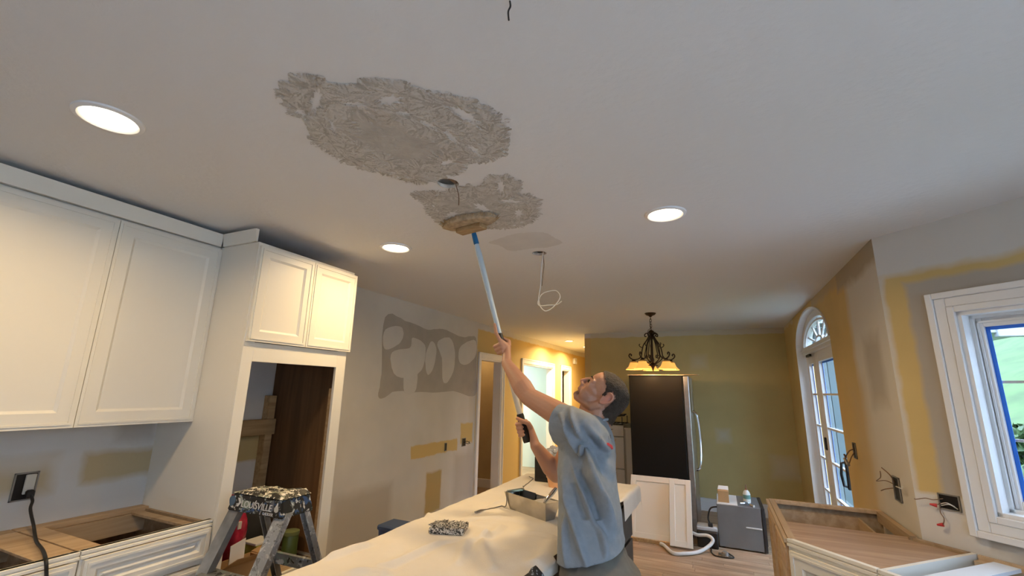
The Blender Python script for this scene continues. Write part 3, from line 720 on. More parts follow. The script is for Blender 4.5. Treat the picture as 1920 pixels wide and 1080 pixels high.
# wall outlet with a plugged black cord on the left
def box_outlet(name, label, c, w, h, m_in, X=XL, cover=True):
    o = thing(name, label, 'outlet', c)
    bm = bmnew(); t = .006
    for a in ((-w, w, h-t, h), (-w, w, -h, -h+t), (-w, -w+t, -h, h), (w-t, w, -h, h)): box(bm, X+.0005, X+.008, c[1]+a[0], c[1]+a[1], c[2]+a[2], c[2]+a[3])
    mesh_obj('box_rim', bm, MATS['grey steel'] if 'grey steel' in MATS else BLACK, o)
    bm = bmnew(); box(bm, X+.0005, X+.003, c[1]-w+t, c[1]+w-t, c[2]-h+t, c[2]+h-t); mesh_obj('box_shade_plate', bm, BLACK, o)  # flat black plate standing for the shade inside the open box
    return o
GSTEEL = mat('grey steel', (.30, .29, .27), .5, .6)
IVORY = mat('ivory plastic', (.62, .58, .48), .4)
RUBBER = mat('black rubber', (.012, .012, .012), .55)
c = onx(45, 912, XL)
o = box_outlet('wall_outlet', 'open outlet box with a black plug above the left base cabinet', (XL, c.y, c.z), .042, .062, BLACK)
bm = bmnew(); box(bm, XL+.003, XL+.012, c.y-.004, c.y+.034, c.z-.035, c.z+.052, bev=.003); mesh_obj('receptacle', bm, IVORY, o)
pc = thing('power_cord', 'black power cord hanging from the outlet down over the base cabinet', 'cord', (XL, c.y, c.z-.03))
bm = bmnew(); box(bm, XL+.012, XL+.045, c.y+.003, c.y+.03, c.z-.05, c.z-.015, bev=.006); mesh_obj('plug', bm, RUBBER, pc)
pts = [(XL+.04, c.y+.016, c.z-.035), (XL+.06, c.y+.02, c.z-.06)]
for x, y, X in ((57, 955, -2.90), (63, 985, -2.80), (68, 1014, -2.62), (80, 1031, -2.47)): pts.append(onx(x, y, X))
pts += [onx(86, 1050, -2.322), onx(87, 1075, -2.312), onx(87, 1110, -2.314)]
bm = bmnew(); tube(bm, spline(pts, 6), .006, 8); mesh_obj('cable', bm, RUBBER, pc, True)
# two old outlet openings on the white wall, switch in the vestibule, chime in the hall
for (x, y, w, h, lb) in ((835, 838, .022, .045, 'narrow open outlet slot in the primed wall'), (869, 829, .045, .05, 'square open outlet box beside the hall doorway')):
    c = onx(x, y, XL); o = box_outlet('wall_outlet', lb, (XL, c.y, c.z), w, h, BLACK)
    if w > .03:
        bm = bmnew(); tube(bm, spline([(XL+.004, c.y, c.z), (XL+.04, c.y+.03, c.z+.01), (XL+.05, c.y+.08, c.z-.02)], 5), .004, 6); tube(bm, spline([(XL+.004, c.y, c.z), (XL+.05, c.y+.04, c.z-.02), (XL+.03, c.y+.10, c.z+.005)], 5), .004, 6); mesh_obj('wire', bm, RUBBER, o)
c = onx(922, 775, -4.2)
o = thing('light_switch', 'ivory light switch on the beige vestibule wall', 'switch', (-4.2, c.y, c.z))
bm = bmnew(); box(bm, -4.2, -4.193, c.y-.04, c.y+.04, c.z-.06, c.z+.06, bev=.003); mesh_obj('plate', bm, IVORY, o)
bm = bmnew(); box(bm, -4.194, -4.182, c.y-.006, c.y+.006, c.z-.012, c.z+.012, bev=.002); mesh_obj('toggle', bm, IVORY, o)
c = onx(1076, 677, XL)
o = thing('door_chime', 'small white chime box high on the yellow hall wall', 'chime', (XL, c.y, c.z))
bm = bmnew(); box(bm, XL, XL+.05, c.y-.09, c.y+.09, c.z-.07, c.z+.07, bev=.008); mesh_obj('cover', bm, TRIM, o)
bm = bmnew(); box(bm, XL+.05, XL+.053, c.y-.06, c.y+.06, c.z-.01, c.z+.01); mesh_obj('grille', bm, IVORY, o)
bm = bmnew(); p0 = onx(906, 865, -3.4); p1 = onx(901, 680, -3.6); hexa(bm, [(-3.45, 5.62, 0), (-3.38, 5.62, 0), (-3.38, 5.66, 0), (-3.45, 5.66, 0)], [(-3.45, 5.075, 1.95), (-3.38, 5.075, 1.95), (-3.38, 5.115, 1.95), (-3.45, 5.115, 1.95)]); tag(mesh_obj('leaning_board', bm, PLYD), 'dark brown board leaning inside the vestibule doorway', 'board')
# inner door of the third doorway, ajar
o = thing('interior_door', 'grey-white interior door standing ajar in the narrow hall doorway', 'door', (-3.1, 9.08, 0))
M = frame_M(V((-3.08, 9.09, .01)), V((-.82, .57, 0)).normalized(), V((.57, .82, 0)).normalized(), V((0, 0, 1)))
bm = bmnew(); box(bm, 0, .5, 0, .035, 0, 1.93, M=M); mesh_obj('leaf', bm, mat('grey door paint', (.45, .44, .40), .5), o)
bm = bmnew(); lathe(bm, [(0, 0), (.012, 0), (.012, .03), (.026, .04), (.026, .055), (0, .062)], 14, M=M @ Matrix.Translation((.44, .035, .95)) @ Matrix.Rotation(R(-90), 4, 'X')); mesh_obj('knob', bm, BRONZE, o)

# ================================================================== RIGHT CABINETS
ZR = .85
A_, B_ = V((.26, 3.70, 0)), V((.26, 2.76, 0)); dfr = V((c45, -c45, 0)); nin = V((c45, c45, 0))
C_ = B_+dfr*.40; Cw = C_+nin*.655; Kw = V((XR-.012, 3.085, 0)); Aw = V((XR-.012, 3.70, 0))
cc = thing('corner_cabinet', 'unfinished corner base cabinet with a raw wood top below the door wall', 'cabinet', (.55, 3.1, 0))
def slab(bm, p, q, t, z0, z1, side=1):
    p, q = V(p), V(q); d = (q-p).normalized(); n = V((-d.y, d.x, 0))*t*side
    hexa(bm, [p+V((0, 0, z0)), q+V((0, 0, z0)), q+n+V((0, 0, z0)), p+n+V((0, 0, z0))], [p+V((0, 0, z1)), q+V((0, 0, z1)), q+n+V((0, 0, z1)), p+n+V((0, 0, z1))])
bm = bmnew(); slab(bm, A_, B_, .018, .0, ZR-.03); mesh_obj('end_panel', bm, MAPLE, cc)
M = frame_M(A_+V((0, 0, .1)), V((0, -1, 0)), V((-1, 0, 0)), V((0, 0, 1)))
M = frame_M(A_+V((-.0, -.02, .1)), V((0, -1, 0)), V((-1, 0, 0)), V((0, 0, -1)))
M = frame_M(B_+V((0, .02, .08)), V((0, 1, 0)), V((-1, 0, 0)), V((0, 0, 1)))
shaker('applied_panel', M, .44, .73, MAPLE, cc, .012, .055, .008)
M = frame_M(B_+V((0, .48, .08)), V((0, 1, 0)), V((-1, 0, 0)), V((0, 0, 1)))
shaker('applied_panel', M, .44, .73, MAPLE, cc, .012, .055, .008)
bm = bmnew(); slab(bm, A_, B_, .032, ZR-.03, ZR); slab(bm, A_+V((-.018, 0, 0)), B_+V((-.018, 0, 0)), .016, ZR-.022, ZR-.004); mesh_obj('top_rail', bm, MAPLE, cc)
bm = bmnew(); slab(bm, V((.26, 3.682, 0)), V((XR-.012, 3.682, 0)), .018, 0, ZR-.02); mesh_obj('end_panel', bm, MAPLE, cc)
bm = bmnew(); slab(bm, V((.292, 3.655, 0)), V((XR-.012, 3.655, 0)), .045, ZR-.02, ZR); mesh_obj('top_rail', bm, MAPLE, cc)
bm = bmnew(); slab(bm, Kw+V((0, .03, 0)), V((XR-.012, 3.655, 0)), .03, ZR-.06, ZR); mesh_obj('back_rail', bm, PLY, cc)
bm = bmnew(); slab(bm, Kw+V((-.012, 0, 0)), Cw, .03, ZR-.06, ZR, -1); mesh_obj('back_rail', bm, PLY, cc)
bm = bmnew(); slab(bm, B_, C_, .02, .1, ZR-.012); slab(bm, B_-nin*.008, C_-nin*.008, .026, ZR-.014, ZR); slab(bm, B_-nin*.012, C_-nin*.012, .012, ZR-.032, ZR-.019)
mesh_obj('face_frame', bm, WHITE, cc)
shaker('door', frame_M(C_+V((0, 0, .12))-dfr*.012, -dfr, -nin, V((0, 0, 1))), .375, .68, WHITE, cc, .02, .06, .009)
bm = bmnew()
pts = [V((.293, 3.16, 0)), B_+V((.033, .012, 0)), C_+nin*.02-dfr*.0, Cw-nin*.035, Kw+V((-.045, -.0, 0)), V((XR-.044, 3.14, 0))]
prism(bm, [p+V((0, 0, ZR-.028)) for p in pts], (0, 0, .016)); mesh_obj('deck_panel', bm, wood('raw wood deck', (.36, .23, .145), (.50, .34, .22), 0, .7), cc)
bm = bmnew(); prism(bm, [p+V((0, 0, .1)) for p in (A_+V((.02, -.02, 0)), B_+V((.02, 0, 0)), C_+nin*.02, Cw-nin*.03, Kw+V((-.04, 0, 0)), Aw+V((-.04, -.02, 0)))], (0, 0, .016)); mesh_obj('bottom', bm, PLYD, cc)
bm = bmnew()
for a in ((.30, .74, 3.20, 3.212), (.30, .74, 3.61, 3.622), (.30, .312, 3.212, 3.61), (.728, .74, 3.212, 3.61), (.312, .728, 3.212, 3.61)):
    z = (ZR-.17, ZR-.045) if a != (.312, .728, 3.212, 3.61) else (ZR-.17, ZR-.16)
    box(bm, a[0], a[1], a[2], a[3], z[0], z[1])
mesh_obj('drawer_box', bm, MAPLE, cc)
# sink base going out of the picture
sb = thing('sink_cabinet', 'open white sink base cabinet below the window', 'cabinet', C_+dfr*.45+nin*.3)
D_ = C_+dfr*.92; Dw = D_+nin*.655
bm = bmnew(); slab(bm, C_+dfr*.004, D_, .02, .1, ZR-.012); slab(bm, C_+dfr*.004-nin*.008, D_-nin*.008, .026, ZR-.014, ZR); slab(bm, C_+dfr*.004-nin*.012, D_-nin*.012, .012, ZR-.032, ZR-.019); mesh_obj('face_frame', bm, WHITE, sb)
for k in (0, 1): shaker('door', frame_M(C_+dfr*(.455+.45*k)+V((0, 0, .12)), -dfr, -nin, V((0, 0, 1))), .44, .68, WHITE, sb, .02, .06, .009)
bm = bmnew(); slab(bm, C_+dfr*.004+nin*.02, Cw+dfr*.004, .018, .1, ZR, -1); mesh_obj('side_panel', bm, WHITE, sb)
bm = bmnew(); slab(bm, C_+dfr*.10+nin*.03, Cw+dfr*.10-nin*.05, .085, ZR-.016, ZR-.002, -1); mesh_obj('stretcher', bm, mat('blue white paint', (.72, .76, .80), .4), sb)
bm = bmnew(); slab(bm, D_+nin*.02, Dw, .018, .1, ZR); mesh_obj('side_panel', bm, PLY, sb)
bm = bmnew(); slab(bm, Cw+dfr*.03-nin*.05, Dw-nin*.05, .05, ZR-.04, ZR-.02); slab(bm, Cw+dfr*.03-nin*.012, Dw-nin*.012, .012, .1, ZR); mesh_obj('back_panel', bm, MAPLE, sb)
bm = bmnew(); prism(bm, [p+V((0, 0, .1)) for p in (C_+nin*.02+dfr*.02, D_+nin*.02-dfr*.02, Dw-dfr*.02-nin*.012, Cw+dfr*.022-nin*.012)], (0, 0, .016)); mesh_obj('bottom', bm, PLYD, sb)

# ---- open electrical boxes with wires on the right walls
COPPER = mat('dirty copper wire', (.20, .12, .07), .5); WIREW = mat('white wire', (.72, .70, .64), .5); REDC = mat('red wire connector', (.55, .03, .04), .45)
def ebox(label, M, w, h, wires, nuts=()):
    """M: local x along wall, y into the room, z up; centre at origin"""
    o = thing('electrical_box', label, 'electrical box', M.translation)
    bm = bmnew(); box(bm, -w, w, .0005, .003, -h, h, M=M); mesh_obj('recess_shade_plate', bm, BLACK, o)  # black plate on the wall face, stands for the box's shaded inside
    bm = bmnew()
    for a in ((-w, w, h-.005, h), (-w, w, -h, -h+.005), (-w, -w+.005, -h, h), (w-.005, w, -h, h)): box(bm, a[0], a[1], .003, .009, a[2], a[3], M=M)
    mesh_obj('box_rim', bm, GSTEEL, o)
    for pts, m, r in wires:
        bm = bmnew(); tube(bm, spline([M @ V(p) for p in pts], 5), r, 6); mesh_obj('wire', bm, m, o, True)
    for p, q in nuts:
        bm = bmnew(); a, b = M @ V(p), M @ V(q); tube(bm, [a, a*.5+b*.5, b], [.009, .007, .004], 8); n_ = mesh_obj('wire_connector', bm, REDC, o, True); n_['label'] = 'red wire connector'
    return o
WMi = lambda s, z: frame_M(WM @ V((s, 0, z)), V((c45, -c45, 0)), V((-c45, -c45, 0)), V((0, 0, -1)))
def wallM(p, along, inward): return frame_M(V(p), along, inward, V((0, 0, 1)))
WN = (c45, c45, 0); WP = (XR, 3.09, 0)
q = onpl(1781, 942, WP, WN); s_ = (q.x-XR)/c45
MW = wallM(q, V((c45, -c45, 0)), V((-c45, -c45, 0)))
def lw(x, y, dd):   # pixel to box-local coordinates, dd in front of the wall
    p = onpl(x, y, V(WP)-V(WN)*dd, WN); return MW.inverted() @ p
ebox('wide open electrical box with red wire connectors beside the window', MW, .042, .036,
     [([lw(1768, 935, .005), lw(1750, 937, .02), lw(1735, 934, .03), lw(1718, 936, .03), lw(1714, 935, .03)], COPPER, .0022),
      ([lw(1763, 945, .005), lw(1775, 943, .03), lw(1790, 950, .01)], WIREW, .0022), ([lw(1765, 948, .005), lw(1780, 946, .03), lw(1796, 955, .01)], WIREW, .0022),
      ([lw(1763, 948, .005), lw(1763, 960, .02), lw(1770, 972, .025), lw(1769, 983, .025)], COPPER, .0022), ([lw(1765, 943, .005), lw(1758, 946, .02)], COPPER, .002)],
     [(lw(1757, 948, .02), lw(1743, 945, .03)), (lw(1769, 984, .025), lw(1757, 984, .03))])
def xlocal(Mx, X):
    return lambda x, y, dd: Mx.inverted() @ onx(x, y, X-dd)
q = onx(1684, 917, XR); MX = wallM(q, V((0, -1, 0)), V((-1, 0, 0))); L_ = xlocal(MX, XR)
ebox('open electrical box with three stiff wires beside the wall corner', MX, .05, .065,
     [([L_(1678, 905, .005), L_(1668, 890, .03), L_(1653, 877, .04)], COPPER, .0032), ([L_(1676, 908, .005), L_(1660, 901, .03), L_(1643, 902, .04), L_(1651, 895, .05), L_(1650, 883, .05)], COPPER, .0024),
      ([L_(1676, 915, .005), L_(1660, 917, .03), L_(1652, 920, .04)], COPPER, .0026), ([L_(1680, 912, .005), L_(1690, 916, .03), L_(1692, 914, .01)], WIREW, .003)], ())
q = onx(1604, 845, XR); MX = wallM(q, V((0, -1, 0)), V((-1, 0, 0))); L_ = xlocal(MX, XR)
ebox('small open switch box with bundled wires beside the arched door', MX, .035, .055,
     [([L_(1602, 842, .005), L_(1592, 846, .05), L_(1584, 860, .07)], COPPER, .004), ([L_(1602, 848, .005), L_(1596, 858, .05), L_(1592, 870, .06)], COPPER, .004), ([L_(1586, 858, .07), L_(1583, 852, .08)], COPPER, .007), ([L_(1584, 860, .07), L_(1591, 872, .07)], GSTEEL, .011)], ())

# ================================================================== CEILING COMPOUND AND WIRES
WET = mat('wet joint compound', (.47, .445, .40), .6, var=.12, vscale=16, bump=.35, bscale=90)
WETS = [WET, mat('paler wet compound', (.56, .535, .49), .65, var=.08, vscale=20, bump=.3, bscale=90), mat('darker wet compound', (.38, .355, .31), .5, var=.1, vscale=20, bump=.3, bscale=90)]  # relief contrast put into random paler and darker stroke colours
DRY = mat('thin dry compound', (.64, .62, .585), .8, var=.04, vscale=8)
def zpx(pts): return [onz(500+x/2.571, 100+y/2.571, H) for x, y in pts]
def inpoly(X, Y, P):
    ins = np.zeros(X.shape, bool); n = len(P)
    for i in range(n):
        x1, y1, x2, y2 = P[i][0], P[i][1], P[i-1][0], P[i-1][1]
        c = ((y1 > Y) != (y2 > Y)) & (X < (x2-x1)*(Y-y1)/(y2-y1+1e-12)+x1); ins ^= c
    return ins
def patch(name, label, outline, stomps, holes, m, cell=.0035, strokes=True, depth=.0026, shrink=.042):
    P = [(p.x, p.y) for p in spline(zpx(outline), 5, True)]
    xs = [p[0] for p in P]; ys = [p[1] for p in P]; x0, y0 = min(xs)-.06, min(ys)-.06
    nx, ny = int((max(xs)+.06-x0)/cell), int((max(ys)+.06-y0)/cell)
    X, Y = np.meshgrid(x0+(np.arange(nx)+.5)*cell, y0+(np.arange(ny)+.5)*cell, indexing='ij')
    # wobble
    ph = rng.uniform(0, 6.28, 8); tone = np.zeros(X.shape, int)
    if strokes:   # stamps all along the rim
        pix = [(500+x/2.571, 100+y/2.571) for x, y in outline]; acc = 0; mx, my = sum(xs)/len(xs), sum(ys)/len(ys); rim = []
        for i in range(len(P)):
            acc += math.hypot(P[i][0]-P[i-1][0], P[i][1]-P[i-1][1])
            if acc > .062:
                acc = 0; tx, ty = P[(i+1) % len(P)][0]-P[i-1][0], P[(i+1) % len(P)][1]-P[i-1][1]; l = math.hypot(tx, ty); sg = 1 if (-ty*(mx-P[i][0])+tx*(my-P[i][1])) > 0 else -1
                rim.append((P[i][0]-sg*ty/l*.050, P[i][1]+sg*tx/l*.050))
    wob = shrink*.35*(np.sin(X*61+ph[0])*np.sin(Y*57+ph[1])+.6*np.sin(X*133+Y*71+ph[2])+.5*np.sin(Y*171-X*90+ph[3]))
    mask = inpoly(X+wob, Y+wob[::-1, ::-1], P)
    lim_ = mask.copy()
    for _ in range(max(1, int(.014/cell))):
        e2 = lim_.copy(); e2[1:] |= lim_[:-1]; e2[:-1] |= lim_[1:]; e2[:, 1:] |= lim_[:, :-1]; e2[:, :-1] |= lim_[:, 1:]; lim_ = e2
    bare = np.zeros(mask.shape, bool)
    Hh = np.where(mask, depth*.5, 0)
    if strokes:
        # shrink the body by eroding, the brush marks rebuild the ragged rim
        k = max(1, int(shrink/cell)); er = mask.copy()
        for _ in range(k):
            e2 = er.copy(); e2[1:] &= er[:-1]; e2[:-1] &= er[1:]; e2[:, 1:] &= er[:, :-1]; e2[:, :-1] &= er[:, 1:]; er = e2
        mask = er
    for (hx, hy, rx, ry, ang) in holes:   # bare ovals left in the middle of a stamp
        c = onz(500+hx/2.571, 100+hy/2.571, H); ex = onz(500+(hx+rx*math.cos(ang))/2.571, 100+(hy+rx*math.sin(ang))/2.571, H)-c; ey = onz(500+(hx-ry*math.sin(ang))/2.571, 100+(hy+ry*math.cos(ang))/2.571, H)-c
        det = ex.x*ey.y-ex.y*ey.x; dx, dy = X-c.x, Y-c.y
        u = (dx*ey.y-dy*ey.x)/det; v = (dy*ex.x-dx*ex.y)/det
        th = np.arctan2(v, u); rr = np.hypot(u, v)*(1+.22*np.sin(th*7+ph[4])+.15*np.sin(th*13+ph[5])+.12*np.sin(th*23+ph[6]))
        mask &= rr > 1; bare |= rr < .8; stomps = stomps+[(hx, hy, 1.25*math.hypot((ex.x+ey.x)*.5, (ex.y+ey.y)*.5)+.012, .105)]
    Hh = np.where(mask, depth*.5, 0)
    if strokes:
        for (sx, sy, ri, ro) in stomps+[(q[0], q[1], -1, .078) for q in rim]:
            if ri < 0: c = V((sx, sy, H)); ri = .02; n = 46
            else: c = onz(500+sx/2.571, 100+sy/2.571, H); n = int(rng.integers(60, 85))
            for k in range(n):
                a = 2*math.pi*(k+rng.uniform(-.4, .4))/n; bend = rng.uniform(-.5, .5)
                l0 = ri*rng.uniform(.85, 1.25); l1 = ro*rng.uniform(.62, 1.08); w = rng.uniform(.0026, .0058)
                i0, i1 = int((c.x-ro*1.3-x0)/cell), int((c.x+ro*1.3-x0)/cell); j0, j1 = int((c.y-ro*1.3-y0)/cell), int((c.y+ro*1.3-y0)/cell)
                i0, j0 = max(i0, 0), max(j0, 0); i1, j1 = min(i1, nx), min(j1, ny)
                if i1 <= i0 or j1 <= j0 or l1 <= l0: continue
                dx, dy = X[i0:i1, j0:j1]-c.x, Y[i0:i1, j0:j1]-c.y
                rr = np.hypot(dx, dy); th = (np.arctan2(dy, dx)-a-bend*(rr-l0)/ro+math.pi) % (2*math.pi)-math.pi
                t = (rr-l0)/(l1-l0); hit = (t > 0) & (t < 1) & (np.abs(th)*rr < w*(.5+1.6*t*(1-t)))
                sub = Hh[i0:i1, j0:j1]; sub[hit] = np.maximum(sub[hit], depth*(.7+.6*rng.random())); mask[i0:i1, j0:j1] |= hit; tone[i0:i1, j0:j1][hit] = (0, 1, 1, 2)[int(rng.integers(0, 4))]
        mask &= lim_ & ~bare
        Hh += np.where(mask, depth*.35*(np.sin(X*190+3*np.sin(Y*60))*np.sin(Y*170)+rng.random(X.shape)*.6), 0)
    # faces for every covered cell; corner heights averaged
    idx = -np.ones((nx+1, ny+1), int); verts = []; faces = []
    hv = np.zeros((nx+1, ny+1)); ct = np.zeros((nx+1, ny+1))
    for a in (0, 1):
        for b in (0, 1): hv[a:nx+a, b:ny+b] += np.where(mask, np.maximum(Hh, .0003), 0); ct[a:nx+a, b:ny+b] += mask
    hv = hv/np.maximum(ct, 1); hv[(ct > 0) & (ct < 4)] *= .5
    I, J = np.nonzero(ct); idx[I, J] = np.arange(len(I))
    jx = rng.uniform(-.3, .3, (len(I), 2))*cell
    verts = [(x0+i*cell+q[0], y0+j*cell+q[1], H-.0006-hv[i, j]) for i, j, q in zip(I, J, jx)]
    I, J = np.nonzero(mask)
    faces = [(idx[i, j], idx[i, j+1], idx[i+1, j+1], idx[i+1, j]) for i, j in zip(I, J)]
    me = bpy.data.meshes.new(name); me.from_pydata(verts, [], faces)
    for q in (m if isinstance(m, list) else [m]): me.materials.append(q)
    if isinstance(m, list): me.polygons.foreach_set('material_index', [int(tone[i, j]) for i, j in zip(I, J)])
    for p in me.polygons: p.use_smooth = True
    o = bpy.data.objects.new(name, me); COL.objects.link(o); return tag(o, label, 'plaster')
big = [(80, 230), (110, 130), (230, 100), (290, 150), (400, 160), (480, 135), (600, 135), (690, 145), (740, 185), (830, 190), (960, 210), (1055, 255), (1125, 320), (1155, 400), (1140, 475), (1085, 515), (965, 530), (905, 580), (830, 602), (740, 625), (620, 595), (480, 565), (380, 525), (300, 475), (235, 425), (210, 360), (195, 310), (130, 300)]
patch('compound_patch', 'large ragged patch of wet textured compound beyond the ceiling light hole', big,
      [(130, 180, .02, .10), (480, 210, .02, .11), (620, 200, .02, .11), (700, 240, .02, .10), (850, 260, .02, .10), (1040, 340, .02, .11), (1080, 430, .02, .10), (980, 470, .02, .10), (860, 530, .02, .09), (740, 560, .02, .09), (560, 520, .02, .09), (420, 470, .02, .09), (310, 420, .02, .10), (270, 370, .02, .09), (330, 230, .02, .09), (900, 400, .02, .11), (760, 330, .02, .1), (1000, 400, .02, .1)],
      [(240, 225, 62, 26, 1.75), (590, 222, 62, 22, -.1), (420, 240, 58, 9, .02), (955, 295, 85, 22, .5), (320, 350, 34, 9, 1.2), (890, 400, 48, 12, .75), (870, 525, 34, 14, -.3), (780, 340, 40, 10, .4), (1000, 460, 40, 10, .6), (660, 285, 40, 8, .1)], WETS)
small = [(712, 675), (780, 664), (840, 664), (930, 650), (990, 636), (1045, 650), (1052, 610), (1100, 588), (1160, 590), (1218, 625), (1222, 672), (1290, 690), (1315, 725), (1300, 795), (1230, 832), (1140, 845), (1050, 840), (960, 820), (860, 822), (795, 790), (770, 735)]
patch('compound_patch', 'smaller ragged patch of wet textured compound around the texture brush', small,
      [(760, 690, .015, .07), (1120, 650, .02, .11), (1220, 760, .02, .11), (1090, 790, .02, .11), (830, 760, .015, .08), (980, 690, .02, .08)],
      [(1130, 640, 36, 17, 1.5), (1215, 768, 20, 18, 0), (890, 775, 30, 13, -.3), (1040, 745, 38, 12, .5), (1180, 712, 60, 7, .05)], WETS)
patch('compound_patch', 'smooth diamond-shaped dry compound patch before the hanging white cable', [(1068, 912), (1130, 890), (1205, 868), (1330, 863), (1390, 890), (1425, 915), (1350, 935), (1290, 938), (1180, 952), (1120, 925)], [], [], DRY, .006, False, .0006, .004)
def wire_thing(name, label, strands, loc):
    o = thing(name, label, 'wire', loc)
    for pts, m, r in strands:
        bm = bmnew(); tube(bm, spline(pts, 6), r, 6); mesh_obj('strand', bm, m, o, True)
    return o
c = HOLES[0][0]; a = onz(861, 350, H)
wire_thing('ceiling_wire', 'short brown wire hanging from the larger ceiling hole', [([(c.x+.03, c.y+.015, H+.06), (c.x+.034, c.y+.012, H), ony(860, 366, c.y+.02), ony(860, 385, c.y+.02)], COPPER, .0022)], c)
c = HOLES[1][0]
def w2(x, y, d=0): return ony(x, y, c.y+.03+d)
wire_thing('ceiling_cable', 'thin white cable dangling in loops from the smaller ceiling hole',
    [([(c.x+.02, c.y+.03, H+.05), w2(1018, 478), w2(1015, 500, -.01), w2(1014, 525), w2(1013, 541), w2(1010, 560), w2(1014, 576), w2(1024, 583), w2(1038, 575), w2(1050, 558), w2(1044, 546), w2(1030, 546), w2(1016, 552), w2(1009, 566), w2(1012, 573), w2(1030, 572), w2(1044, 571), w2(1053, 565)], WIREW, .0034),
     ([(c.x+.025, c.y+.03, H+.05), w2(1019, 480, .01), w2(1020, 497, .01), w2(1018, 515, .01), w2(1016, 536, .01)], COPPER, .0022)], c)
a = onz(956, 2, H)
wire_thing('ceiling_wire', 'short dark wire sticking down from the bare ceiling above the island', [([(a.x, a.y, H+.0), ony(957, 12, a.y), ony(953, 22, a.y), ony(954, 38, a.y)], RUBBER, .0022)], a)

# ================================================================== ISLAND AND DROP CLOTH
ZC = .938; IX0, IX1, IY0, IY1 = -1.31, -.595, .72, 3.20
def ix1(y): return -.606+.06*(y-1.7)/1.5
ESP = mat('dark grey stained wood', (.055, .05, .045), .5, var=.3, vscale=8)
isl = thing('kitchen_island', 'dark grey island cabinet mostly hidden under the drop cloth', 'cabinet', (-.95, 2.0, 0))
bm = bmnew()
for i0, i1, z0, z1 in ((.05, .03, .1, .89), (.1, .12, 0, .1)): prism(bm, [(IX0+i0, IY0+i0, z0), (ix1(IY0)-i1, IY0+i0, z0), (ix1(IY1)-i1, IY1-i0, z0), (IX0+i0, IY1-i0, z0)], (0, 0, z1-z0))
mesh_obj('body', bm, ESP, isl)
bm = bmnew(); prism(bm, [(IX0, IY0, .89), (ix1(IY0), IY0, .89), (ix1(IY1), IY1, .89), (IX0, IY1, .89)], (0, 0, .04)); mesh_obj('top', bm, PLY, isl)
for y0, y1 in ((.82, 1.38), (1.42, 1.98), (2.02, 2.56), (2.60, 3.12)):
    for z0, z1 in ((.14, .38), (.40, .64), (.66, .86)):
        bm = bmnew(); hexa(bm, [(ix1(y0)-.03, y0, z0), (ix1(y1)-.03, y1, z0), (ix1(y1)-.03, y1, z1), (ix1(y0)-.03, y0, z1)], [(ix1(y0)-.012, y0, z0), (ix1(y1)-.012, y1, z0), (ix1(y1)-.012, y1, z1), (ix1(y0)-.012, y0, z1)]); mesh_obj('drawer_front', bm, ESP, isl)
CANVAS = mat('cream canvas', (.72, .66, .57), .9, bump=.12, bscale=160, var=.05, vscale=4)
RID = []   # creases: polyline on the table, height, width
def rid(px, h, w): RID.append(([(p.x, p.y) for p in (onz(x, y, ZC) for x, y in px)], h, w))
def z2(x, y): return (540+x/3.556, 860+y/3.556)
rid([z2(610, 722), z2(680, 712), z2(780, 672), z2(900, 615), z2(1000, 570), z2(1120, 535), z2(1230, 518)], .013, .018)
rid([z2(1220, 380), z2(1300, 345), z2(1400, 295), z2(1520, 240), z2(1600, 190), z2(1660, 130)], .010, .010)
rid([z2(1320, 520), z2(1380, 500), z2(1420, 460), z2(1340, 440), z2(1270, 430)], .013, .020)
rid([z2(1300, 520), z2(1300, 600), z2(1330, 680), z2(1360, 740)], .013, .020)
rid([z2(1130, 700), z2(1170, 620), z2(1190, 550), z2(1330, 520)], .010, .016)
rid([z2(1530, 488), z2(1640, 500), z2(1780, 528)], .010, .012)
rid([z2(1180, 410), z2(1330, 400), z2(1420, 400), z2(1600, 430)], .012, .016)
rid([z2(300, 650), z2(420, 605), z2(520, 578)], .014, .02)
rid([z2(910, 365), z2(960, 390), z2(1040, 420)], .010, .014)
rid([z2(440, 765), z2(560, 752), z2(640, 775)], .014, .02)
rid([z2(1650, 700), z2(1720, 640), z2(1760, 560)], .014, .03)
zt = ZC+.008
pb_l, pb_r = onz(956, 954, zt), onz(1023, 978, zt)     # near bottom edge of the mud pan
tc_ = (onz(803, 996, zt)+onz(880, 994, zt))/2
pc0 = onz(1042, 914, ZC); bg0 = ony(1039, 858, 3.13); sp0 = ony(1015, 880, 2.97)
FLAT = [(pb_l.x+(pb_r.x-pb_l.x)*t+.012, pb_l.y+(pb_r.y-pb_l.y)*t+.022, .055, .0105) for t in (.02, .18, .34, .5, .66, .82, .98)]
FLAT += [(tc_.x, tc_.y, .10, .0085), (pc0.x, pc0.y, .06, .0066), (bg0.x, 3.13, .06, .0066), (sp0.x+.015, 2.985, .075, .0066)]
def cloth_h(x, y):
    h = .004+.005*noise.noise(V((x*5, y*4, 1.7)))+.004*noise.noise(V((x*13, y*9, 4.1)))+.0016*noise.noise(V((x*40, y*30, 9)))
    for P, a, w in RID:
        best = 9; bs = 0
        for (x0, y0), (x1, y1) in zip(P, P[1:]):
            dx, dy = x1-x0, y1-y0; l2 = dx*dx+dy*dy
            t = max(0, min(1, ((x-x0)*dx+(y-y0)*dy)/l2)); ex, ey = x-x0-t*dx, y-y0-t*dy; d = math.hypot(ex, ey)
            if d < best: best = d; bs = 1 if (ex*dy-ey*dx) > 0 else -1
        if best < 4*w: h += a*math.exp(-(best/w)**2) - a*.35*math.exp(-((best-1.5*w)/w)**2)*(bs > 0)
    h = max(h, -.002)
    for cx_, cy_, r_, hh in FLAT:
        d_ = math.hypot(x-cx_, y-cy_); k_ = max(0, min(1, (r_+.05-d_)/.05)); h += (hh-h)*k_*k_*(3-2*k_)
    return h
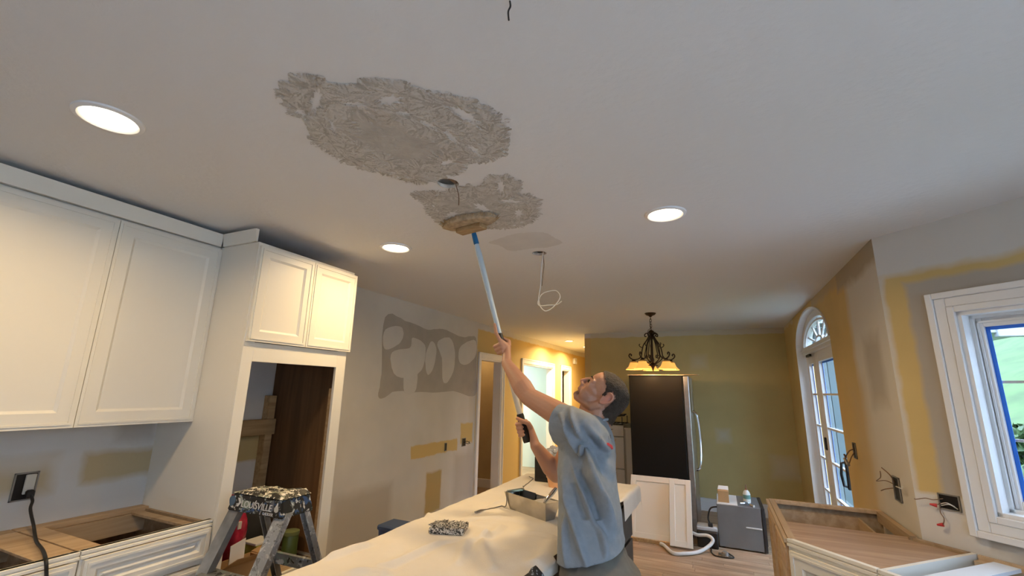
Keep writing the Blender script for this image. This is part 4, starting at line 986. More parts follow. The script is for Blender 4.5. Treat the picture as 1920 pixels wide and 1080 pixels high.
bm = bmnew(); nx, ny = 96, 190; U0, U1, W0, W1 = IX0-.14, IX1+.17, IY0-.05, IY1+.10; rows = []
def drape(u, w):
    # right edge: cut where the man stands, short hanging flap at the far end
    x, y = u, w; z = ZC+cloth_h(u, w)-.002
    xe0 = IX0-.008; xe1 = ix1(w)+.008
    rr = .02
    def fold(over):   # over the edge: quarter round then straight down
        if over < rr*1.57: a = over/rr; return rr*math.sin(a), rr*(1-math.cos(a))
        return rr, rr+(over-rr*1.57)
    n1 = .010*noise.noise(V((0, w*9, 2)))
    if u < xe0: dx, dz = fold(xe0-u); x = xe0-dx-abs(n1)*min(1, dz*8); z -= dz
    elif u > xe1: dx, dz = fold(u-xe1); x = xe1+dx+abs(n1)*min(1, dz*8); z -= dz
    if w > IY1+.006: dy, dz = fold(w-IY1-.006); y = IY1+.006+dy; z -= dz
    return V((x, y, z))
for i in range(nx+1):
    u = U0+(U1-U0)*i/nx; row = []
    for j in range(ny+1):
        w = W0+(W1-W0)*j/ny
        # ragged right boundary of the sheet
        lim = ix1(w)+(.16 if w > 2.75 else (.03+.02*noise.noise(V((w*4, 0, 0))) if w > 2.15 else (.004 if 1.72 < w else .06)))
        row.append(bm.verts.new(drape(min(u, lim), w)))
    rows.append(row)
for i in range(nx):
    for j in range(ny):
        f = (rows[i][j], rows[i+1][j], rows[i+1][j+1], rows[i][j+1])
        if (f[0].co-f[1].co).length > 1e-6 or (f[2].co-f[3].co).length > 1e-6: bm.faces.new(f)
bmesh.ops.remove_doubles(bm, verts=bm.verts, dist=1e-6)
cl = mesh_obj('drop_cloth', bm, CANVAS, smooth='all'); tag(cl, 'cream canvas drop cloth with creases spread over the island', 'drop cloth')

# ---- mud pan with plates standing for its shade and reflection
STEEL = mat('brushed stainless steel', (.50, .48, .45), .28, 1.0, var=.1, vscale=20)
CHROME = mat('chrome', (.75, .74, .72), .1, 1.0)
dpan = (pb_r-pb_l).normalized(); L0 = (pb_r-pb_l).length; npan = V((-dpan.y, dpan.x, 0)); o0 = pb_l; PW, FLR, PH = .055, .022, .082
def pp(al, ac, z): return o0+dpan*al+npan*ac+V((0, 0, z))      # along, across, height inside the pan
pan = thing('mud_pan', 'stainless steel mud pan on the drop cloth', 'pan', pp(L0/2, PW/2, 0))
bot = [pp(0, 0, 0), pp(L0, 0, 0), pp(L0, PW, 0), pp(0, PW, 0)]
topq = [pp(-FLR, -FLR, PH), pp(L0+FLR, -FLR, PH), pp(L0+FLR, PW+FLR, PH), pp(-FLR, PW+FLR, PH)]
def shell(bm, bot, top, t=.002):
    cen = sum(bot, V((0, 0, 0)))/4
    bi = [p+(cen-p)*.03+V((0, 0, t)) for p in bot]; ti = [p+((cen+V((0, 0, p.z-cen.z)))-p)*.03 for p in top]
    vb, vt, vbi, vti = ([bm.verts.new(p) for p in q] for q in (bot, top, bi, ti))
    bm.faces.new(vb); bm.faces.new(vbi)
    for k in range(4):
        m_ = (k+1) % 4
        bm.faces.new((vb[k], vb[m_], vt[m_], vt[k])); bm.faces.new((vbi[k], vbi[m_], vti[m_], vti[k])); bm.faces.new((vt[k], vt[m_], vti[m_], vti[k]))
bm = bmnew(); shell(bm, bot, topq); mesh_obj('tray', bm, STEEL, pan)
bm = bmnew(); nu, nv = 26, 10; gr = []      # compound: low at one end, heaped at the other
for i in range(nu+1):
    row = []
    for j in range(nv+1):
        t, w = i/nu, j/nv; k_ = max(0, min(1, (t-.42)/.25)); z = .034+.042*k_*k_*(3-2*k_)+.004*noise.noise(V((t*9, w*5, 2)))
        fl = FLR*z/PH-.003; row.append(bm.verts.new(pp(-fl+(L0+2*fl)*t, -fl+(PW+2*fl)*w, z)))
    gr.append(row)
for i in range(nu):
    for j in range(nv): bm.faces.new((gr[i][j], gr[i+1][j], gr[i+1][j+1], gr[i][j+1]))
mesh_obj('compound', bm, mat('fresh compound', (.66, .63, .57), .5, bump=.3, bscale=60), pan, 'all')
tk = thing('pan_shade_plate', 'dark plate standing for shade on the far wall of the mud pan', 'knife', pp(.07, PW, .03))
bm = bmnew(); q0 = [pp(.0, PW+FLR*.42-.006, .033), pp(.118, PW+FLR*.42-.006, .033), pp(.118, PW+FLR-.0055, PH+.005), pp(.0, PW+FLR-.0055, PH+.005)]
hexa(bm, q0, [v-npan*.0018 for v in q0]); mesh_obj('blade', bm, mat('pan shade dark', (.10, .11, .13), .3, .8), tk)  # dark plate put in for the shaded far wall of the pan
bm = bmnew(); q0 = [pp(-FLR+.001, -FLR*.2, PH), pp(-FLR+.001, PW+FLR, PH), pp(.02, PW+FLR, PH), pp(.02, PW*.4, PH)]
hexa(bm, q0, [v+V((0, 0, .004)) for v in q0]); mesh_obj('reflection_plate', bm, mat('cyan reflection colour', (.30, .55, .70), .4), tk)  # pale blue plate put in for a cyan reflection on the rim
pk = thing('putty_knife', 'chrome-handled putty knife resting in the mud pan', 'knife', pp(L0-.01, .0, .08))
h0 = onz(1021, 942, zt+PH+.003); h1 = onz(1043, 916, zt+PH+.056)
bm = bmnew(); tube(bm, [h0, h0*.75+h1*.25, h0*.3+h1*.7, h1], [.0065, .0095, .0115, .009], 10); mesh_obj('handle', bm, CHROME, pk, True)
bm = bmnew(); q0 = [h0-dpan*.007, h0+dpan*.007, h0+dpan*.003-V((0, 0, .030)), h0-dpan*.040-V((0, 0, .030))]
q0 = [v+npan*.006*(i > 1) for i, v in enumerate(q0)]
hexa(bm, q0, [v+npan*.002 for v in q0]); mesh_obj('blade', bm, CHROME, pk)
# ---- texture brush pad on the cloth
RAG = splat('black and cream bristles', (.55, .50, .43), [(.03, .028, .025), (.70, .66, .58), (.04, .038, .035)], 70, .40, .9)
tb = thing('brush_head', 'flat speckled black and cream brush head lying on the drop cloth', 'brush', tc_)
M = Matrix.Translation(tc_) @ Matrix.Rotation(R(18), 4, 'Z')
bm = bmnew(); box(bm, -.075, .075, -.055, .055, -.002, .024, bev=.011, M=M, seg=3); mesh_obj('bristle_block', bm, RAG, tb, True)
bm = bmnew()
for k in range(260):
    a = random.uniform(0, 6.28); rr = math.sqrt(random.random()); x, y = .073*max(-1, min(1, rr*1.25*math.cos(a))), .053*max(-1, min(1, rr*1.25*math.sin(a)))
    p = M @ V((x, y, .021)); tube(bm, [p, p+V((random.uniform(-.012, .012), random.uniform(-.012, .012), random.uniform(.002, .008)))], [.0028, .001], 4)
mesh_obj('bristles', bm, RAG, tb)
# ---- things at the far end of the island
c = onz(1016, 893, ZC)
o = thing('black_speaker', 'slim black upright box at the far end of the island', 'box', (c.x, 2.99, ZC))
x0 = ony(1004, 880, 2.97).x; x1 = ony(1026, 880, 2.97).x
ztop = ony(1010, 855, 2.97).z
bm = bmnew(); box(bm, x0, x1+.03, 2.95, 3.02, ZC+.004, ztop, bev=.006); mesh_obj('case', bm, RUBBER, o)
bm = bmnew(); box(bm, x0+.012, x1+.018, 2.946, 2.951, ZC+.03, ztop-.02); mesh_obj('grille', bm, BLACK, o)
o = thing('plastic_bag', 'crumpled clear plastic bag on a black tub at the island end', 'bag', (-.9, 3.05, ZC))
c = ony(1039, 858, 3.13)
bm = bmnew(); lathe(bm, [(0, ZC+.004), (.05, ZC+.004), (.056, c.z-.02), (.058, c.z-.02), (.058, c.z-.005), (0, c.z-.005)], 20, (c.x, 3.13, 0)); mesh_obj('tub', bm, RUBBER, o, True)
bm = bmnew(); bmesh.ops.create_icosphere(bm, subdivisions=4, radius=1)
for v in bm.verts:
    n = 1+.28*noise.noise(v.co*2.3)+.16*noise.noise(v.co*6)
    v.co = V((c.x+v.co.x*.062*n, 3.13+v.co.y*.062*n, c.z+.03+v.co.z*.045*n))
mesh_obj('film', bm, mat('crumpled clear film', (.42, .42, .42), .18, 0, spec=.9, coat=.6), o)
o = thing('peach_tub', 'small peach-coloured tub on the drop cloth beneath the forearm', 'tub', onz(1040, 912, ZC))
c = onz(1042, 914, ZC)
bm = bmnew(); lathe(bm, [(0, .004), (.045, .004), (.056, .06), (.058, .066), (.053, .066), (.043, .012), (0, .01)], 24, (c.x, c.y, ZC)); mesh_obj('tub', bm, mat('peach plastic', (.72, .38, .18), .45), o, True)
bm = bmnew(); lathe(bm, [(.0575, .058), (.0605, .06), (.0605, .067), (.0575, .068)], 24, (c.x, c.y, ZC)); mesh_obj('rim', bm, MATS['peach plastic'], o, True)
def on_cloth(x, y, up_=.0024): p = onz(x, y, ZC+.006); return V((p.x, p.y, ZC-.002+cloth_h(p.x, p.y)+up_))
def along_cloth(P, n=6): return [V((p.x, p.y, ZC-.002+cloth_h(p.x, p.y)+.0024)) for p in spline(P, n)]
GP = along_cloth([on_cloth(x, y) for x, y in ((992, 893), (1000, 897), (990, 905), (981, 912))])
GP += [pp(.012, PW+FLR+.020, .035), pp(.010, PW+FLR+.006, PH+.004), pp(.005, PW*.6, PH+.0075), pp(.001, -FLR+.004, PH+.004), pp(-.001, -FLR-.0035, PH-.004), pp(-.007, -FLR*.55-.0035, .042), pp(-.018, -.014, .010)]
GP += along_cloth([on_cloth(x, y) for x, y in ((941, 950), (926, 952), (910, 955), (890, 962))])
bm = bmnew(); tube(bm, spline(GP, 3), .0028, 6); tag(mesh_obj('grey_cord', bm, mat('grey cord', (.22, .20, .18), .7), smooth='all'), 'thin grey cord trailing along the drop cloth and over the mud pan', 'cord')

# ================================================================== STEPLADDER
ALU = mat('worn aluminium', (.42, .43, .44), .42, .85, var=.2, vscale=15)
ALUS = splat('paint-splattered aluminium', (.46, .47, .48), [(.60, .60, .58), (.20, .20, .20), (.66, .66, .64)], 26, .50, .45, .8)
CAPM = splat('paint-splattered black plastic', (.012, .012, .013), [(.30, .33, .30), (.03, .08, .20), (.62, .61, .57), (.015, .015, .015)], 17, .50, .45)
CAPT = splat('paint-crusted black plastic', (.015, .015, .015), [(.62, .60, .52), (.22, .24, .18), (.75, .72, .66), (.02, .02, .02)], 22, .46, .55)
ld = thing('stepladder', 'paint-splattered aluminium stepladder with a black plastic top', 'ladder', (-2.0, 1.6, 0))
zc0 = .952; cl_, cr_ = onz(424, 956, zc0), onz(527, 975, zc0); fr_ = onz(594, 958, zc0)
dl = (cr_-cl_); wl_ = dl.length; dl.normalize(); dn = V((-dl.y, dl.x, 0)); dp = .185
LM = frame_M(cl_, dl, dn, V((0, 0, 1)))
def lp(x, y, z): return LM @ V((x, y, z-zc0))
bm = bmnew()
bt = [lp(0, 0, zc0), lp(wl_, 0, zc0), lp(wl_, dp, zc0), lp(0, dp, zc0)]
i_ = .022; tp = [lp(i_, i_*.6, zc0+.078), lp(wl_-i_, i_*.6, zc0+.078), lp(wl_-i_, dp-i_*.6, zc0+.078), lp(i_, dp-i_*.6, zc0+.078)]
hexa(bm, bt, tp); bmesh.ops.bevel(bm, geom=list(bm.edges), offset=.006, segments=2, affect='EDGES'); cap = mesh_obj('top_cap', bm, CAPM, ld)
bm = bmnew(); n = 26
tv = [[None]*(n+1) for _ in range(n+1)]
for i in range(n+1):
    for j in range(n+1):
        x = i_*.7+(wl_-1.4*i_)*i/n; y = i_*.5+(dp-i_)*j/n; ed = min(i, n-i, j, n-j)
        tv[i][j] = bm.verts.new(lp(x, y, zc0+.077+(.004+.013*abs(noise.noise(V((x*26, y*26, 3))))+.02*max(0, noise.noise(V((x*9, y*9, 8))))) * min(1, ed/2)))
for i in range(n):
    for j in range(n): bm.faces.new((tv[i][j], tv[i+1][j], tv[i+1][j+1], tv[i][j+1]))
q = mesh_obj('paint_crust', bm, CAPT, smooth='all'); q.parent = cap; q['label'] = 'crusted dried paint on the ladder top'
CAPW = mat('white print', (.62, .62, .60), .5)
ex = dl; ez = ((tp[0]-bt[0])+(tp[1]-bt[1])).normalized(); ez = (ez-ex*ez.dot(ex)).normalized(); en = ex.cross(ez)
TM = frame_M(lp(wl_*.53, .0045, zc0+.036)+en*.0012, ex, ez, en)
t1 = text_mesh('lettering', 'LOUISVILLE', .040, TM, CAPW, None, .0008); t1.parent = cap
TM2 = frame_M(lp(wl_*.76, .0016, zc0+.012)+en*.0012, ex, ez, en)
t1 = text_mesh('lettering', 'LADDER', .017, TM2, CAPW, None, .0008); t1.parent = cap
bm = bmnew(); LG = lambda x, z: lp(x, .002+.012*z/.078, zc0+z)+en*.001
for q in ([(.058, .058), (.072, .058), (.086, .040), (.072, .022), (.058, .022), (.072, .040)],):
    vs = [LG(*v) for v in q]; hexa(bm, vs, [v+en*.0008 for v in vs])
t1 = mesh_obj('logo_mark', bm, CAPW); t1.parent = cap
for (sx, sz, rx, rz, cc_) in ((.025, .042, .020, .022, (.07, .12, .18)), (.125, .036, .032, .017, (.22, .27, .21)), (wl_*.80, .045, .012, .025, (.10, .11, .13)), (wl_*.88, .035, .014, .012, (.45, .45, .42))):
    bm = bmnew(); vs = []
    for k in range(18):
        a = 2*math.pi*k/18; j = 1+.25*noise.noise(V((sx*90+math.cos(a), math.sin(a), 2))); vs.append(LG(sx+rx*j*math.cos(a), sz+rz*j*math.sin(a))+en*.0012)
    hexa(bm, vs, [v+en*.001 for v in vs]); t1 = mesh_obj('paint_blot', bm, mat('dried paint blot %.2f' % sx, cc_, .5)); t1.parent = cap
def rail(p0, p1, wdir, ddir, w, d, m):
    bm = bmnew(); t = .004
    for a0, a1, b0, b1 in ((-w/2, w/2, -t, 0), (-w/2, -w/2+t, 0, d), (w/2-t, w/2, 0, d)):
        q = lambda p: [p+wdir*a0+ddir*b0, p+wdir*a1+ddir*b0, p+wdir*a1+ddir*b1, p+wdir*a0+ddir*b1]
        hexa(bm, q(p0), q(p1))
    return mesh_obj('rail', bm, m, ld)
def foot(p):
    bm = bmnew(); box(bm, p.x-.035, p.x+.035, p.y-.02, p.y+.02, 0, .03, bev=.004); mesh_obj('foot', bm, RUBBER, ld)
fl0, fl1 = lp(.030, .03, zc0+.02), lp(.035, -.42, .025); fr0, fr1 = lp(wl_-.03, .03, zc0+.02), lp(wl_-.005, -.42, .025)
rail(fl0, fl1, dn.cross(V((0, 0, 1)))*-1, dn*.5, .0, 0, ALU) if False else None
rail(fl0, fl1, dl, dn, .066, .03, ALU); rail(fr0, fr1, dl, dn, .066, .03, ALUS); foot(fl1); foot(fr1)
bl0, bl1 = lp(.05, dp-.03, zc0+.02), lp(.02, dp+.36, .025); br0, br1 = lp(wl_-.028, dp-.03, zc0+.02), lp(wl_+.03, dp+.36, .025)
rail(bl0, bl1, dl, -dn, .04, .025, ALU); rail(br0, br1, dl, -dn, .04, .025, ALUS); foot(bl1); foot(br1)
STEPM = splat('paint-splattered step', (.20, .21, .21), [(.20, .26, .22), (.015, .015, .015), (.5, .5, .47)], 14, .47, .5)
for k in range(3):
    z = .72-.24*k; t = (fl0.z-z)/(fl0.z-fl1.z); a = fl0+(fl1-fl0)*t; b = fr0+(fr1-fr0)*t
    bm = bmnew(); hexa(bm, [a-dn*.03, b-dn*.03, b+dn*.055, a+dn*.055], [v-V((0, 0, .022)) for v in (a-dn*.03, b-dn*.03, b+dn*.055, a+dn*.055)]); mesh_obj('step', bm, STEPM, ld)
for k, z in enumerate((.70, .36)):
    t = (bl0.z-z)/(bl0.z-bl1.z); a = bl0+(bl1-bl0)*t; b = br0+(br1-br0)*t
    bm = bmnew(); hexa(bm, [a+dn*.0, b+dn*.0, b+dn*.02, a+dn*.02], [v-V((0, 0, .05)) for v in (a, b, b+dn*.02, a+dn*.02)]); mesh_obj('brace', bm, STEPM, ld)
for a0, a1, b0, b1 in ((fl0, fl1, bl0, bl1), (fr0, fr1, br0, br1)):
    bm = bmnew(); p, q = a0+(a1-a0)*.42, b0+(b1-b0)*.42; tube(bm, [p, q], .007, 6); mesh_obj('spreader', bm, ALU, ld)

# ---- clutter inside the oven opening
CARD = mat('cardboard', (.45, .28, .13), .85, var=.1); PAPER = mat('white paper', (.72, .70, .66), .8); REDP = mat('red plastic film', (.32, .015, .04), .3, var=.4, vscale=25)
ZS = .476
o = thing('red_bag', 'glossy dark red plastic bag standing in the oven opening', 'bag', (-2.66, 1.83, ZS))
bm = bmnew(); bmesh.ops.create_icosphere(bm, subdivisions=4, radius=1)
for v in bm.verts:
    n = 1+.22*noise.noise(v.co*2.5)+.1*noise.noise(v.co*7); v.co = V((-2.60+.075*n*v.co.x, 1.865+.075*n*v.co.y, ZS+.21+.205*n*v.co.z))
for v in bm.verts: v.co.z = max(v.co.z, ZS)
mesh_obj('film', bm, REDP, o, 'all')
bm = bmnew(); box(bm, -2.535, -2.522, 1.85, 1.872, ZS+.26, ZS+.30, bev=.002); mesh_obj('label_strip', bm, IVORY, o)
o = thing('cardboard_box', 'torn open cardboard box at the front of the oven opening', 'box', (-2.47, 1.83, ZS))
bm = bmnew(); t = .006
for a in ((-2.52, -2.40, 1.70, 1.95, ZS, ZS+t), (-2.52, -2.40, 1.70, 1.70+t, ZS, ZS+.12), (-2.52, -2.40, 1.95-t, 1.95, ZS, ZS+.12), (-2.52, -2.52+t, 1.70, 1.95, ZS, ZS+.12), (-2.40-t, -2.40, 1.70, 1.95, ZS, ZS+.12)): box(bm, *a)
mesh_obj('carton', bm, CARD, o)
for a, b, c, d in (((-2.40, 1.70, ZS+.12), (-2.40, 1.95, ZS+.12), (-2.345, 1.93, ZS+.155), (-2.345, 1.74, ZS+.165)), ((-2.40, 1.95, ZS+.12), (-2.52, 1.95, ZS+.12), (-2.51, 2.05, ZS+.15), (-2.42, 2.04, ZS+.16))):
    bm = bmnew(); hexa(bm, [V(a), V(b), V(c), V(d)], [V(v)+V((.002, .002, .006)) for v in (a, b, c, d)]); mesh_obj('flap', bm, CARD, o)
bm = bmnew(); hexa(bm, [(-2.42, 1.755, ZS+.06), (-2.41, 1.83, ZS+.06), (-2.43, 1.84, ZS+.235), (-2.44, 1.765, ZS+.21)], [(-2.424, 1.755, ZS+.06), (-2.414, 1.83, ZS+.06), (-2.434, 1.84, ZS+.235), (-2.444, 1.765, ZS+.21)]); tag(mesh_obj('folded_paper', bm, PAPER), 'folded white paper sticking up from the torn cardboard box', 'paper')
o = thing('green_pack', 'yellow-green packet lying deep in the oven opening', 'packet', (-2.62, 2.10, ZS))
bm = bmnew(); box(bm, -2.665, -2.54, 2.00, 2.12, ZS, ZS+.13, bev=.012, seg=2); mesh_obj('pouch', bm, mat('yellow green print', (.42, .45, .06), .5), o)
bm = bmnew(); box(bm, -2.66, -2.545, 1.995, 2.115, ZS+.13, ZS+.145, bev=.003); mesh_obj('lid', bm, PAPER, o)
o = thing('tool_bag', 'black soft tool bag slumped in the oven opening', 'bag', (-2.7, 2.1, ZS))
bm = bmnew(); bmesh.ops.create_icosphere(bm, subdivisions=3, radius=1)
for v in bm.verts:
    n = 1+.2*noise.noise(v.co*2.1); v.co = V((-2.80+.10*n*v.co.x, 2.08+.15*n*v.co.y, ZS+.13+.20*n*v.co.z)); v.co.z = max(v.co.z, ZS)
mesh_obj('body', bm, mat('black canvas', (.018, .017, .016), .9), o, 'all')
bm = bmnew(); tube(bm, spline([(-2.74, 1.98, ZS+.28), (-2.72, 2.02, ZS+.38), (-2.72, 2.12, ZS+.38), (-2.74, 2.16, ZS+.28)], 6), .01, 8); mesh_obj('handle', bm, RUBBER, o, True)
o = thing('green_can', 'small dark green can at the back of the oven opening', 'can', (-2.52, 2.19, ZS))
bm = bmnew(); lathe(bm, [(0, 0), (.045, 0), (.045, .16), (.04, .168), (0, .168)], 20, (-2.50, 2.20, ZS)); mesh_obj('can', bm, mat('dark green enamel', (.05, .075, .02), .4), o, True)
bm = bmnew(); lathe(bm, [(.046, .15), (.048, .155), (.048, .172), (.04, .175), (0, .175)], 20, (-2.50, 2.20, ZS)); mesh_obj('lid', bm, mat('olive lid', (.14, .16, .06), .4), o, True)
# blue storage bin behind the island
p = onx(706, 984, -1.95); zb = p.z
o = thing('storage_bin', 'dark blue plastic bin standing behind the island by the wall', 'bin', (-1.78, p.y+.2, 0))
BLUEP = mat('navy plastic', (.035, .06, .13), .5)
bm = bmnew(); y0 = p.y+.01
hexa(bm, [(-1.91, y0+.04, 0), (-1.63, y0+.04, 0), (-1.63, y0+.12, 0), (-1.91, y0+.12, 0)], [(-1.94, y0, zb-.03), (-1.60, y0, zb-.03), (-1.60, y0+.14, zb-.03), (-1.94, y0+.14, zb-.03)]); mesh_obj('tub', bm, BLUEP, o)
bm = bmnew(); box(bm, -1.95, -1.59, p.y, p.y+.16, zb-.03, zb, bev=.008); mesh_obj('lid', bm, BLUEP, o)

# ================================================================== DINING END
FRY = 5.60; FZ = 1.737
fx0, fx1, fx2 = ony(1181, 760, FRY).x, ony(1282, 760, FRY).x, ony(1294, 760, FRY).x
fr = thing('refrigerator', 'tall refrigerator with a black side and stainless door', 'refrigerator', (-.65, 6.0, 0))
bm = bmnew(); box(bm, fx0, fx1, FRY, FRY+.88, .04, FZ, bev=.006); mesh_obj('body', bm, mat('black side panel', (.006, .006, .006), .65, spec=.2), fr)
bm = bmnew(); box(bm, fx1+.004, fx2, FRY+.002, FRY+.436, .06, FZ-.004, bev=.008); d1 = mesh_obj('door', bm, STEEL, fr)
bm = bmnew(); box(bm, fx1+.004, fx2, FRY+.442, FRY+.878, .06, FZ-.004, bev=.008); d2 = mesh_obj('door', bm, STEEL, fr)
zt_, zb_ = ony(1302, 772, FRY+.4).z, ony(1307, 882, FRY+.4).z
for d_, yy in ((d1, FRY+.395), (d2, FRY+.483)):
    bm = bmnew(); tube(bm, spline([(fx2-.005, yy, zt_), (fx2+.05, yy, zt_-.05), (fx2+.068, yy, (zt_+zb_)/2), (fx2+.05, yy, zb_+.05), (fx2-.005, yy, zb_)], 6), .012, 8); h_ = mesh_obj('handle', bm, CHROME, None, True); h_.parent = d_
bm = bmnew(); box(bm, fx1, fx1+.004, FRY+.01, FRY+.87, .06, FZ-.01); mesh_obj('gasket', bm, RUBBER, fr)
bm = bmnew()
for x in (fx0+.05, fx1-.05):
    for y in (FRY+.06, FRY+.8): box(bm, x-.02, x+.02, y-.02, y+.02, 0, .04)
mesh_obj('foot', bm, RUBBER, fr)
bm = bmnew(); box(bm, ony(1176, 703, FRY).x, fx1+.02, FRY-.02, FRY+.5, FZ, FZ+.006); tag(mesh_obj('flat_board', bm, MAPLE), 'thin pale board lying flat on top of the refrigerator', 'board')
bm = bmnew(); hexa(bm, [(fx0+.10, FRY+.06, FZ+.006), (fx2+.10, FRY+.0, FZ+.006), (fx2+.12, FRY+.12, FZ+.006), (fx0+.12, FRY+.2, FZ+.006)], [(fx0+.10, FRY+.06, FZ+.012), (fx2+.10, FRY+.0, FZ+.012), (fx2+.12, FRY+.12, FZ+.012), (fx0+.12, FRY+.2, FZ+.012)]); tag(mesh_obj('wood_strip', bm, PINE), 'long pale wood strip overhanging the refrigerator door side', 'strip')
# two shaker cabinet doors leaning
def leaning(label, x0, x1, y0, L_, tilt, rail_):
    M = Matrix.Translation((x1, y0, .012)) @ Matrix.Rotation(-tilt, 4, 'X') @ frame_M(V((0, 0, 0)), V((-1, 0, 0)), V((0, -1, 0)), V((0, 0, 1)))
    o = thing('cabinet_door', label, 'cabinet door', ((x0+x1)/2, y0, 0)); w = x1-x0
    bm = bmnew()
    for a in ((0, rail_, 0, L_), (w-rail_, w, 0, L_), (rail_, w-rail_, 0, rail_), (rail_, w-rail_, L_-rail_, L_)): box(bm, a[0], a[1], 0, .02, a[2], a[3], M=M, bev=.002)
    mesh_obj('frame', bm, WHITE, o)
    bm = bmnew(); box(bm, rail_, w-rail_, .002, .012, rail_, L_-rail_, M=M); mesh_obj('panel', bm, WHITE, o)
    return o
tl = math.radians(24)
leaning('wide white shaker door leaning near the refrigerator', -.99, -.475, 5.30, .645, tl, .062)
leaning('narrow white shaker door leaning in front of the wider one', -.565, -.345, 5.225, .655, tl, .055)
bm = bmnew(); box(bm, -1.0, -.50, 5.245, 5.27, 0, .035, bev=.003); tag(mesh_obj('floor_strip', bm, PINE), 'raw wood strip lying on the floor below the leaning doors', 'strip')
# stainless wall oven standing left of the refrigerator
ov = thing('wall_oven', 'stainless built-in oven standing on the floor behind the man', 'oven', (-1.4, 6.4, 0))
OYF = 6.25; ox1 = ony(1170, 830, OYF).x; ox0 = ox1-.66; ozt = ony(1160, 798, OYF).z
STD = mat('dull stainless', (.48, .48, .46), .5, .7)
bm = bmnew(); box(bm, ox0, ox1, OYF+.03, OYF+.58, 0, ozt, bev=.004); mesh_obj('body', bm, STD, ov)
bm = bmnew(); box(bm, ox0, ox1, OYF, OYF+.03, ozt-.14, ozt, bev=.004); mesh_obj('control_panel', bm, STD, ov)
for z0, z1 in ((.55, ozt-.15), (.05, .54)):
    bm = bmnew(); box(bm, ox0, ox1, OYF, OYF+.03, z0, z1, bev=.004); d_ = mesh_obj('door', bm, STD, ov)
    bm = bmnew(); zz_ = z1-.03; tube(bm, [(ox0+.06, OYF-.04, zz_), (ox1-.10, OYF-.04, zz_)], .011, 8); tube(bm, [(ox0+.08, OYF+.005, zz_), (ox0+.08, OYF-.04, zz_)], .008, 6); tube(bm, [(ox1-.12, OYF+.005, zz_), (ox1-.12, OYF-.04, zz_)], .008, 6); h_ = mesh_obj('handle', bm, CHROME, None, True); h_.parent = d_
text_mesh('brand_script', 'effer', .075, frame_M(V((ox1-.22, OYF-.002, ozt-.06)), V((1, 0, 0)), V((0, 0, 1)), V((0, -1, 0))), BLACK, ov, .001, .35)
o = thing('steel_panel', 'narrow dull steel panel standing between the oven and refrigerator', 'panel', (ox1+.1, OYF, 0))
bm = bmnew(); box(bm, ox1+.012, ony(1184, 830, OYF-.02).x+.04, OYF-.03, OYF+.0, 0, ozt-.02, bev=.004); mesh_obj('sheet', bm, STD, o)
bm = bmnew(); box(bm, ox1+.012, ox1+.03, OYF-.034, OYF-.03, .02, ozt-.04); mesh_obj('edge_trim', bm, GSTEEL, o)
o = thing('oven_rack', 'black wire oven racks stacked on top of the stainless oven', 'rack', (ox1-.3, OYF+.25, ozt))
for k, (z, rot) in enumerate(((.012, 0), (.10, .12))):
    bm = bmnew(); M = Matrix.Translation((ox1-.30, OYF+.26, ozt+z)) @ Matrix.Rotation(rot, 4, 'Z') @ Matrix.Rotation(-.10*k, 4, 'Y')
    pts = [(-.28, -.2, 0), (.28, -.2, 0), (.28, .2, 0), (-.28, .2, 0)]
    tube(bm, [M @ V(p) for p in pts], .008, 6, closed=True)
    for i in range(9): tube(bm, [M @ V((-.24+.06*i, -.2, 0)), M @ V((-.24+.06*i, .2, 0))], .004, 5)
    if k == 0: [tube(bm, [M @ V((sx, sy, 0)), M @ V((sx, sy, .10))], .006, 5) for sx in (-.27, .27) for sy in (-.19, .19)]
    mesh_obj('grid', bm, BLACK, o)
# microwave on the floor
mw = thing('microwave', 'grey steel microwave standing on the dining floor', 'microwave', (.12, 5.75, 0))
mx0, mx1, my0, my1, mz = -.105, .335, 5.46, 6.0, .415
bm = bmnew(); box(bm, mx0, mx1-.03, my0, my1, .012, mz, bev=.005); mesh_obj('case', bm, mat('galvanised grey', (.25, .26, .27), .45, .5, var=.08), mw)
bm = bmnew(); box(bm, mx1-.03, mx1, my0-.004, my1+.004, .008, mz+.004, bev=.004); d_ = mesh_obj('door', bm, mat('dark door edge', (.03, .03, .032), .35), mw)
bm = bmnew(); box(bm, mx1, mx1+.006, my0+.04, my1-.15, .06, mz-.05); w_ = mesh_obj('window', bm, BLACK); w_.parent = d_
bm = bmnew(); box(bm, mx0+.26, mx1-.035, my0-.008, my0, mz*.52, mz*.55, bev=.002); mesh_obj('label_strip', bm, PAPER, mw)
bm = bmnew(); [box(bm, x-.015, x+.015, y-.015, y+.015, 0, .014) for x in (mx0+.04, mx1-.06) for y in (my0+.04, my1-.04)]; mesh_obj('foot', bm, RUBBER, mw)
bm = bmnew(); tube(bm, spline([(mx0+.01, my0+.01, mz-.03), (mx0-.06, my0-.01, mz-.05), (mx0-.09, my0-.01, .27), (mx0-.075, my0-.01, .215)], 6), .008, 7); c_ = mesh_obj('cord', bm, RUBBER, mw, True)
bm = bmnew(); box(bm, mx0-.095, mx0-.05, my0-.03, my0+.01, .187, .222, bev=.005); mesh_obj('plug', bm, RUBBER, mw)
bm = bmnew(); box(bm, mx0+.005, mx0+.20, my0+.005, my1-.03, mz+.0006, mz+.004); tag(mesh_obj('white_sheet', bm, PAPER), 'white sheet lying on top of the microwave', 'sheet')
o = thing('small_carton', 'small brown carton standing on the microwave', 'box', (mx0+.05, my0+.10, mz))
bm = bmnew(); box(bm, mx0+.02, mx0+.125, my0+.08, my0+.16, mz+.004, mz+.118, bev=.003); mesh_obj('carton', bm, CARD, o)
